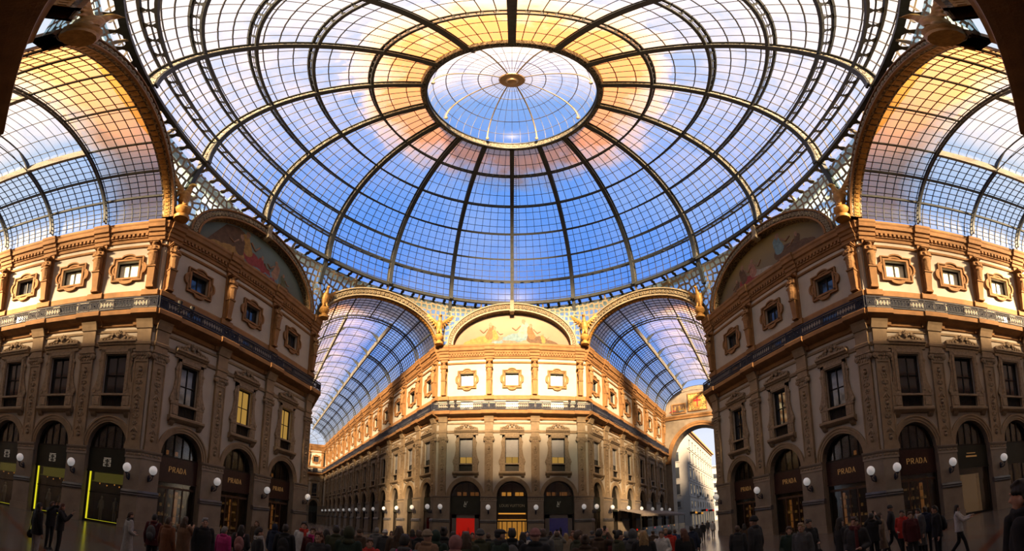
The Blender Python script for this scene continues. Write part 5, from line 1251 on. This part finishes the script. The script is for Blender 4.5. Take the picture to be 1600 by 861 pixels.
def coat_mesh(pose, length):
    J = joints(pose); mb = MB()
    for s in 'LR':
        mb.limb(J['sh' + s], J['el' + s], .078, .064); w = J['el' + s].lerp(J['wr' + s], .93); mb.limb(J['el' + s], w, .064, .05)
    z0 = {'short': .84, 'long': .50}[length]
    prof = [(1.46, .10, .09), (1.42, .2, .12), (1.30, .225, .15), (1.12, .205, .145), (.98, .215, .155), (.86, .225, .16), (z0, .225 + (.04 if length == 'long' else 0), .17 + (.04 if length == 'long' else 0))]
    if pose in ('walk', 'reach') and length == 'long': prof[-1] = (z0, .24, .26)
    vs = [(rx * math.cos(2 * PI * k / 16), ry * math.sin(2 * PI * k / 16), z) for z, rx, ry in prof for k in range(16)]
    m = len(prof); mb.add(vs, [(i * 16 + k, i * 16 + (k + 1) % 16, (i + 1) * 16 + (k + 1) % 16, (i + 1) * 16 + k) for i in range(m - 1) for k in range(16)] + [tuple(range(16)), tuple(range(m * 16 - 1, (m - 1) * 16 - 1, -1))])
    mb.tube([(.09 * math.cos(t), .075 * math.sin(t) + .0, 1.478 + .02 * math.sin(t)) for t in [q * PI / 6 for q in range(12)]], .042, 6, True)
    return remesh(mb, 'coat_%s_%s' % (pose, length), .014, 2)
def legs_mesh(pose):
    J = joints(pose); mb = MB()
    for s in 'LR': mb.limb(J['hip' + s], J['knee' + s], .098, .07); mb.limb(J['knee' + s], J['ank' + s] + Vector((0, 0, .02)), .069, .055)
    mb.blob((0, 0, .96), (.19, .135, .12), 12, 8); return remesh(mb, 'trousers_' + pose, .014, 1)
def shoe_mesh(pose, s):
    J = joints(pose); mb = MB()
    if True:
        f = J['ank' + s]; mb.limb(f + Vector((0, .03, -.035)), f + Vector((0, -.15, -.047)), .048, .04, 8); mb.limb(f, f + Vector((0, .01, .05)), .05, .05, 8)
        mb.box(f.x - .045, f.x + .045, f.y - .2, f.y + .08, f.z - .085, f.z - .06)
    return remesh(mb, 'shoe_' + pose, .012, 1)
def hair_mesh(kind):
    mb = MB()
    if kind in ('short', 'long', 'bun'):
        for j in range(11):                  # hair laid over the skull: hairline above the brow, round the ears, down to the nape
            th = .12 + 1.75 * j / 10
            for i in range(18):
                g = 2 * PI * i / 18; d = Vector((math.sin(th) * math.cos(g), math.sin(th) * math.sin(g), math.cos(th)))
                low = -.06 if d.y > .1 else (.30 if abs(d.x) > .55 else .55)
                if d.z < low - (.35 if d.y > .45 else 0): continue
                mb.blob((d.x * .076, -.008 + d.y * .094, 1.635 + d.z * .104), (.024, .024, .024), 6, 4)
        mb.blob((0, .01, 1.69), (.07, .085, .062), 12, 8)
        for q in range(6): mb.limb((-.045 + .018 * q, -.075, 1.715), (-.05 + .022 * q, -.02, 1.742), .016, .018, 6)
        if kind == 'long':
            for s in (-1, 1): mb.limb((s * .075, .02, 1.64), (s * .095, .03, 1.40), .034, .028, 8)
            mb.blob((0, .075, 1.50), (.10, .045, .17), 12, 8)
            for q in range(5): mb.limb((-.08 + .04 * q, .085, 1.55), (-.09 + .045 * q, .10, 1.32 - .02 * (q % 2)), .028, .014, 6)
        if kind == 'bun': mb.blob((0, .10, 1.72), .045, 10, 7)
    elif kind == 'beanie':
        mb.blob((0, .005, 1.69), (.092, .106, .085), 14, 9); mb.tube([(.086 * math.cos(t), .1 * math.sin(t) + .003, 1.672) for t in [q * PI / 8 for q in range(16)]], .022, 6, True)
    elif kind == 'cap':
        mb.blob((0, .0, 1.70), (.10, .115, .05), 14, 8); mb.blob((0, -.10, 1.685), (.075, .06, .014), 12, 6); mb.blob((0, .05, 1.65), (.078, .06, .06), 10, 7)
    elif kind == 'hood':
        mb.blob((0, .03, 1.65), (.11, .10, .13), 14, 9); mb.tube([(.092 * math.cos(t), -.03, 1.65 + .115 * math.sin(t)) for t in [q * PI / 8 for q in range(16)]], .022, 6, True); mb.blob((0, .06, 1.50), (.12, .08, .07), 10, 7)
    return remesh(mb.shift(0, 0, -HD), 'hair_' + kind, .009, 1)
def pack_mesh():
    mb = MB(); mb.blob((0, .22, 1.20), (.155, .10, .22), 12, 9); mb.blob((0, .30, 1.12), (.11, .06, .11), 10, 7)
    for s in (-1, 1): mb.tube([(s * .11, .16, 1.40), (s * .12, .02, 1.475), (s * .13, -.12, 1.38), (s * .13, -.165, 1.22), (s * .16, -.06, 1.04), (s * .12, .14, 1.02)], .022, 6)
    return remesh(mb, 'backpack', .012, 1)
def scarf_mesh():
    mb = MB()
    for k in range(2): mb.tube([(.10 * math.cos(t), .085 * math.sin(t) - .005, 1.475 + .035 * k + .012 * math.sin(2 * t)) for t in [q * PI / 7 for q in range(14)]], .034, 7, True)
    mb.limb((.06, -.12, 1.46), (.08, -.17, 1.12), .04, .045, 8); return remesh(mb, 'scarf', .012, 1)
def bag_mesh():
    mb = MB(); mb.blob((.30, .02, .80), (.06, .15, .13), 12, 8); mb.tube([(.28, -.08, .88), (.24, -.02, 1.2), (.19, .0, 1.49), (.22, .06, 1.2), (.28, .12, .88)], .012, 5); return remesh(mb, 'shoulder_bag', .010, 1)
def phone_mesh(pose): J = joints(pose); p = (J['wrL'] + J['wrR']) / 2 + Vector((0, -.05, .10)); mb = MB(); mb.box(p.x - .04, p.x + .04, p.y - .006, p.y + .006, p.z - .075, p.z + .075); return mb
CLO = dict(black=(.010, .010, .011), charcoal=(.022, .022, .024), grey=(.06, .06, .062), pale=(.26, .25, .24), navy=(.010, .014, .03), olive=(.03, .032, .016), green=(.014, .026, .018), brown=(.04, .024, .014), beige=(.17, .125, .085),
           maroon=(.06, .010, .012), red=(.30, .022, .014), pink=(.30, .018, .11), rose=(.20, .09, .085), rust=(.12, .045, .018), blue=(.022, .04, .09), white=(.36, .35, .34), denim=(.03, .04, .06), fur=(.15, .085, .05), plaid=(.09, .085, .07))
HAIRC = dict(dark=(.012, .009, .007), brown=(.04, .022, .012), blond=(.20, .125, .055), grey=(.12, .115, .11), auburn=(.07, .025, .012))
SKIN = surf('skin', (.32, .18, .125), .55, var=.06, scale=12)
CM = {k: surf('cloth_' + k, c, .9, var=.18, scale=14) for k, c in CLO.items()}; HM = {k: surf('hair_' + k, c, .6, var=.3, scale=30) for k, c in HAIRC.items()}
PN = {'short': 'short hair', 'long': 'long hair', 'bun': 'hair in a bun', 'beanie': 'woollen hat', 'cap': 'flat cap', 'hood': 'hood'}
def person(x, y, h, face, pose, coat, clen, leg, hair, hc, label, extras=(), group=None):
    """face: degrees turned clockwise from looking straight away from the viewpoint"""
    t = thing('person', label, 'person', (x, y, 0), math.radians(180 - face) - math.atan2(x - cam.location.x, y - cam.location.y), group); t.scale = (h / 1.745,) * 3
    J = joints(pose); low = 0.0
    part(t, 'body', cached(('body', pose), lambda: body_mesh(pose)), SKIN)
    part(t, 'coat', cached(('coat', pose, clen), lambda: coat_mesh(pose, clen)), CM[coat])
    part(t, 'trousers', cached(('legs', pose), lambda: legs_mesh(pose)), CM[leg]); [part(t, 'shoe', cached(('shoe', pose, s), lambda: shoe_mesh(pose, s)), CM['black']) for s in 'LR']
    part(t, {'beanie': 'hat', 'cap': 'hat', 'hood': 'hood'}.get(hair, 'hair'), cached(('hair', hair), lambda: hair_mesh(hair)), CM[hc] if hair in ('beanie', 'cap', 'hood') else HM[hc])
    for e in extras:
        n, c = e.split(':')
        if n == 'pack': part(t, 'backpack', cached('pack', pack_mesh), CM[c])
        if n == 'scarf': part(t, 'scarf', cached('scarf', scarf_mesh), CM[c])
        if n == 'bag': part(t, 'shoulder_bag', cached('bag', bag_mesh), CM[c])
        if n == 'phone': o = part(None, 'phone', cached(('phone', pose), lambda: phone_mesh(pose)), FRAMED, (x, y, 0), t.rotation_euler.z); o.scale = t.scale; props(o, 'dark phone held by the ' + ' '.join(label.split()[:11]).replace('person in a ', 'person in the ').replace('person in an ', 'person in the '), 'phone')
    return t
for a in (
(-9.23, -18.52, 1.54, 60, 'stand','black','short','pale','long','dark','person in a black jacket and pale trousers with long dark hair and a dark bag', ('bag:black',)),
(-11.63, -17.55, 1.52, 150, 'photo','black','short','black','long','brown','person in black raising both hands beside two friends by the yellow-edged window', ()),
(-10.58, -17.49, 1.54, 100, 'phone','black','short','black','long','auburn','person in a black coat with long auburn hair looking down at a phone', ('phone:x',)),
(-9.34, -15.7, 1.58, 70, 'bent','pale','long','black','short','brown','person in a long pale grey coat and dark scarf standing by the corner pier', ('scarf:black',)),
(-8.55, -15.31, 1.62, 20, 'stand','maroon','short','charcoal','short','dark','person in a maroon jacket wearing a grey backpack, back turned', ('pack:grey',)),
(-7.5, -15.52, 1.62, 40, 'stand','rust','short','charcoal','short','brown','person in a rust jacket half hidden behind the grey backpack', ()),
(-7.82, -14.76, 1.66, 30, 'phone','fur','long','beige','long','brown','person in a tan coat and beige skirt lifting a phone', ('phone:x',)),
(-6.68, -14.98, 1.72, 170, 'stand','black','short','denim','short','grey','person in a black jacket and blue jeans with grey hair facing the viewer', ()),
(-6.6, -14.37, 1.55, 40, 'stand','pink','long','black','short','grey','person in a bright pink coat seen from behind beside the dark arcade pier', ()),
(-6.79, -13.56, 1.6, 10, 'bent','charcoal','short','denim','long','dark','person in a charcoal jacket carrying a flowered rose backpack', ('pack:rose',)),
(-5.2, -14.62, 1.66, 80, 'stand','black','short','charcoal','short','dark','person in a black jacket with a white collar beside the flowered backpack', ('scarf:pale',)),
(-9.35, -10.08, 1.65, 200, 'stand','brown','short','charcoal','long','brown','person in a brown jacket with long brown hair by the middle dark shopfront', ()),
(-5.44, -13.32, 1.74, 10, 'stand','black','short','charcoal','short','dark','person in a black coat with a black backpack seen from behind', ('pack:black',)),
(-5.61, -12.22, 1.83, 190, 'stand','white','short','charcoal','long','dark','person in a white jacket with a red scarf facing the viewer', ('scarf:red',)),
(-7.54, -11.16, 1.63, 20, 'stand','navy','short','black','hood','navy','person in a navy hooded jacket between two dark-coated people', ()),
(-4.85, -12.91, 1.73, 190, 'stand','maroon','short','black','short','brown','person in a maroon jacket, short brown hair and a pink scarf in the crowd', ('scarf:pink',)),
(-3.67, -14.53, 1.72, 200, 'stand','charcoal','short','black','long','auburn','person in a charcoal jacket, long auburn hair in the crowd', ()),
(-4.91, -12.12, 1.69, 10, 'stand','black','short','black','long','dark','person in a black jacket, long dark hair in the crowd', ()),
(-4.34, -12.61, 1.81, 0, 'stand','olive','short','black','short','dark','person in an olive jacket, short dark hair in the crowd', ()),
(-3.15, -14.24, 1.83, 10, 'stand','green','short','black','hood','olive','person in a dark green jacket, the olive hood up in the crowd', ()),
(-5.07, -9.62, 1.67, 30, 'stand','brown','short','black','beanie','brown','person in a brown jacket, a brown woollen hat in the crowd', ()),
(-3.04, -13.42, 1.62, 170, 'bent','red','short','pale','short','brown','person in a red jacket, short brown hair in the crowd', ()),
(-4.91, -8.46, 1.74, 20, 'stand','grey','short','black','short','grey','person in a grey jacket, short grey hair in the crowd', ()),
(-4.26, -9.28, 1.71, 10, 'stand','charcoal','short','black','beanie','white','person in a charcoal jacket, a white woollen hat in the crowd', ()),
(-2.54, -12.91, 1.89, 5, 'stand','brown','long','black','long','brown','person in a brown long coat, long brown hair in the crowd', ()),
(-1.81, -14.77, 1.79, 20, 'stand','grey','short','black','short','dark','person in a grey jacket, short dark hair and a pink backpack in the crowd', ('pack:pink',)),
(-2.63, -10.84, 1.78, 0, 'phone','black','short','black','short','brown','person in a black jacket, short brown hair lifting a phone in the crowd', ('phone:x',)),
(-1.68, -13.7, 1.85, 40, 'stand','fur','short','black','beanie','beige','person in a tan fur-trimmed jacket, a beige woollen hat in the crowd', ()),
(-1.67, -12.98, 1.82, 0, 'stand','green','long','black','hood','green','person in a dark green long coat, the green hood up in the crowd', ()),
(-1.62, -12.3, 1.9, 10, 'stand','black','short','black','bun','dark','person in a black jacket, dark hair in a bun in the crowd', ()),
(-1.85, -9.65, 1.75, 20, 'stand','blue','short','black','short','dark','person in a dark blue jacket, short dark hair in the crowd', ()),
(-0.96, -14.57, 1.78, 30, 'stand','rose','short','black','hood','rose','person in a dusty pink jacket, the pink hood up and a charcoal backpack', ('pack:charcoal',)),
(-0.92, -13.55, 1.84, 0, 'stand','olive','long','black','long','brown','person in an olive long coat, long brown hair in the crowd', ()),
(-0.73, -12.53, 1.87, 350, 'stand','olive','short','black','beanie','grey','person in an olive jacket, a grey woollen hat in the crowd', ()),
(-0.88, -7.52, 1.67, 0, 'stand','charcoal','short','black','short','brown','person in a charcoal jacket, short brown hair in the crowd', ()),
(-0.24, -13.5, 1.9, 60, 'stand','green','short','black','cap','charcoal','person in a dark green jacket, a charcoal flat cap and a charcoal scarf', ('scarf:charcoal',)),
(0.0, -12.49, 1.9, 0, 'stand','black','long','black','short','dark','person in a black long coat, short dark hair and a grey backpack in the crowd', ('pack:grey',)),
(0.34, -9.5, 1.75, 0, 'stand','pale','short','black','long','dark','person in a pale grey jacket, long dark hair in the crowd', ()),
(0.43, -14.01, 1.9, 10, 'stand','black','long','black','beanie','rose','person in a black long coat, a pink woollen hat and a shoulder bag', ('bag:black',)),
(0.79, -11.53, 1.87, 0, 'stand','grey','long','black','short','brown','person in a grey long coat, short brown hair in the crowd', ()),
(1.54, -8.59, 1.74, 0, 'photo','plaid','short','black','short','brown','person in a plaid jacket, short brown hair lifting a phone in the crowd', ('phone:x',)),
(2.15, -6.66, 1.63, 0, 'stand','beige','short','black','long','blond','person in a beige jacket, long blond hair in the crowd', ()),
(1.5, -12.64, 1.84, 60, 'stand','olive','short','black','short','brown','person in an olive jacket, short brown hair in the crowd', ()),
(1.45, -13.65, 1.77, 0, 'stand','brown','short','black','bun','brown','person in a brown jacket, brown hair in a bun in the crowd', ()),
(2.22, -11.77, 1.84, 20, 'photo','brown','short','black','short','dark','person in a brown jacket, short dark hair lifting a phone in the crowd', ('phone:x',)),
(3.3, -8.95, 1.56, 0, 'stand','maroon','short','black','hood','red','person in a maroon jacket, the red hood up in the crowd', ()),
(2.4, -12.86, 1.81, 70, 'stand','olive','short','black','bun','dark','person in an olive jacket, dark hair in a bun in the crowd', ()),
(3.53, -10.07, 1.7, 0, 'stand','navy','short','black','short','grey','person in a navy jacket, short grey hair in the crowd', ()),
(2.94, -12.31, 1.79, 10, 'stand','grey','short','black','hood','grey','person in a grey jacket, the grey hood up in the crowd', ()),
(2.94, -13.05, 1.78, 0, 'stand','black','short','black','long','blond','person in a black jacket, long blond hair in the crowd', ()),
(4.56, -10.48, 1.66, 190, 'bent','white','short','charcoal','bun','brown','person in a white jacket, brown hair in a bun in the crowd', ()),
(5.97, -7.83, 1.66, 190, 'stand','charcoal','short','black','long','blond','person in a charcoal jacket, long blond hair in the crowd', ()),
(5.67, -8.79, 1.63, 10, 'stand','red','short','black','short','dark','person in a red jacket, short dark hair in the crowd', ()),
(6.63, -7.32, 1.58, 10, 'stand','blue','short','denim','short','brown','person in a dark blue jacket, short brown hair in the crowd', ()),
(4.25, -12.56, 1.74, 330, 'stand','black','long','black','long','auburn','person in a black long coat, long auburn hair and a shoulder bag', ('bag:charcoal',)),
(6.88, -8.3, 1.67, 340, 'walk','navy','short','pale','short','dark','person in a navy jacket, short dark hair by the open arch', ()),
(11.13, -1.52, 1.55, 0, 'walk','charcoal','long','black','short','dark','person in a charcoal long coat, short dark hair by the open arch', ()),
(15.6, 5.13, 1.55, 0, 'walk','black','short','black','beanie','charcoal','person in a black jacket, a charcoal woollen hat by the open arch', ()),
(21.3, 13.37, 1.55, 180, 'walk','grey','short','black','long','brown','person in a grey jacket, long brown hair by the open arch', ()),
(18.52, 8.02, 1.55, 180, 'stand','white','short','charcoal','short','grey','person in a white jacket, short grey hair by the open arch', ()),
(-6.52, -8.1, 1.58, 0, 'stand','navy','long','black','long','dark','person in a navy long coat, long dark hair in the crowd', ()),
(-5.41, -5.43, 1.57, 180, 'stand','beige','long','black','long','brown','person in a beige long coat, long brown hair in the crowd', ()),
(-4.21, -6.1, 1.7, 0, 'stand','maroon','long','black','long','dark','person in a maroon long coat, long dark hair in the crowd', ()),
(-1.7, -5.59, 1.64, 180, 'stand','rust','short','black','short','dark','person in a rust jacket, short dark hair in the crowd', ()),
(0.7, -4.51, 1.66, 180, 'stand','blue','long','black','hood','blue','person in a dark blue long coat, the blue hood up in the crowd', ()),
(1.76, -4.59, 1.67, 0, 'stand','charcoal','short','black','bun','brown','person in a charcoal jacket, brown hair in a bun in the crowd', ()),
(2.6, -5.72, 1.7, 180, 'stand','rust','long','black','long','auburn','person in a rust long coat, long auburn hair in the crowd', ()),
(3.18, -6.86, 1.7, 0, 'stand','grey','short','black','cap','grey','person in a grey jacket, a grey flat cap in the crowd', ()),
(4.18, -5.05, 1.64, 180, 'stand','green','short','black','long','blond','person in a dark green jacket, long blond hair in the crowd', ()),
(5.89, -6.7, 1.57, 0, 'stand','brown','long','black','cap','brown','person in a brown long coat, a brown flat cap in the crowd', ()),
(6.38, -12.03, 1.66, 0, 'stand','charcoal','short','black','short','brown','person in a charcoal jacket standing before the narrow dark shopfront by the arch', ()),
(9.88, -7.91, 1.55, 0, 'stand','brown','short','black','long','dark','person in a brown jacket with long dark hair before the narrow dark shopfront', ()),
(5.76, -13.58, 1.9, 300, 'stand','charcoal','short','black','beanie','black','person in a dark jacket and black knit cap walking toward the open arch', ()),
(6.41, -14.18, 1.58, 180, 'bent','green','short','black','long','brown','person in a green parka with long brown hair outside the lettered shopfront', ()),
(6.15, -14.85, 1.66, 200, 'stand','grey','long','black','short','blond','person in a grey coat with short blond hair beside the green parka', ()),
(7.11, -14.26, 1.68, 150, 'bent','black','short','charcoal','bun','dark','person in a black jacket with hair in a bun and a shoulder bag', ('bag:black',)),
(7.19, -15.24, 1.66, 60, 'stand','black','long','black','long','dark','person in a long black coat with long dark hair near the corner pier', ()),
(6.19, -16.36, 1.7, 200, 'bent','charcoal','short','black','short','brown','person in a charcoal jacket with short brown hair holding something', ('scarf:maroon',)),
(9.44, -14.85, 1.6, 10, 'photo','black','short','black','short','dark','person in a black jacket photographing the building with both arms up', ('phone:x',)),
(10.18, -14.72, 1.56, 60, 'walk','beige','long','charcoal','long','brown','person in a beige coat walking behind the photographing figure', ()),
(11.51, -14.46, 1.72, 90, 'walk','charcoal','short','black','beanie','charcoal','person in a charcoal jacket and hat walking past the corner pier', ()),
(9.9, -15.71, 1.58, 190, 'bent','red','short','black','short','dark','person in a red jacket standing in front of the lit goods window', ('bag:black',)),
(9.1, -16.34, 1.55, 160, 'stand','maroon','short','charcoal','short','brown','person in a maroon jacket behind the red jacket', ()),
(10.44, -16.04, 1.56, 230, 'stand','grey','long','black','long','dark','person in a grey coat with long pale scarf and dark hair', ('scarf:pale',)),
(11.17, -15.98, 1.55, 20, 'stand','navy','short','black','bun','brown','person in a navy jacket half hidden behind the long pale scarf', ()),
(9.38, -17.02, 1.62, 250, 'stand','black','short','black','short','dark','person in a black jacket with a black backpack facing the lit goods window', ('pack:black',)),
(10.54, -17.33, 1.52, 95, 'reach','white','short','black','long','dark','person in a white jumper striding with a phone held out', ('phone:x',)),
(2.89, -20.22, 1.985, 285, 'stand','black','short','black','short','dark','person in a black collared coat standing close to the viewpoint, half out of view', ('scarf:black',)),
): person(*a)
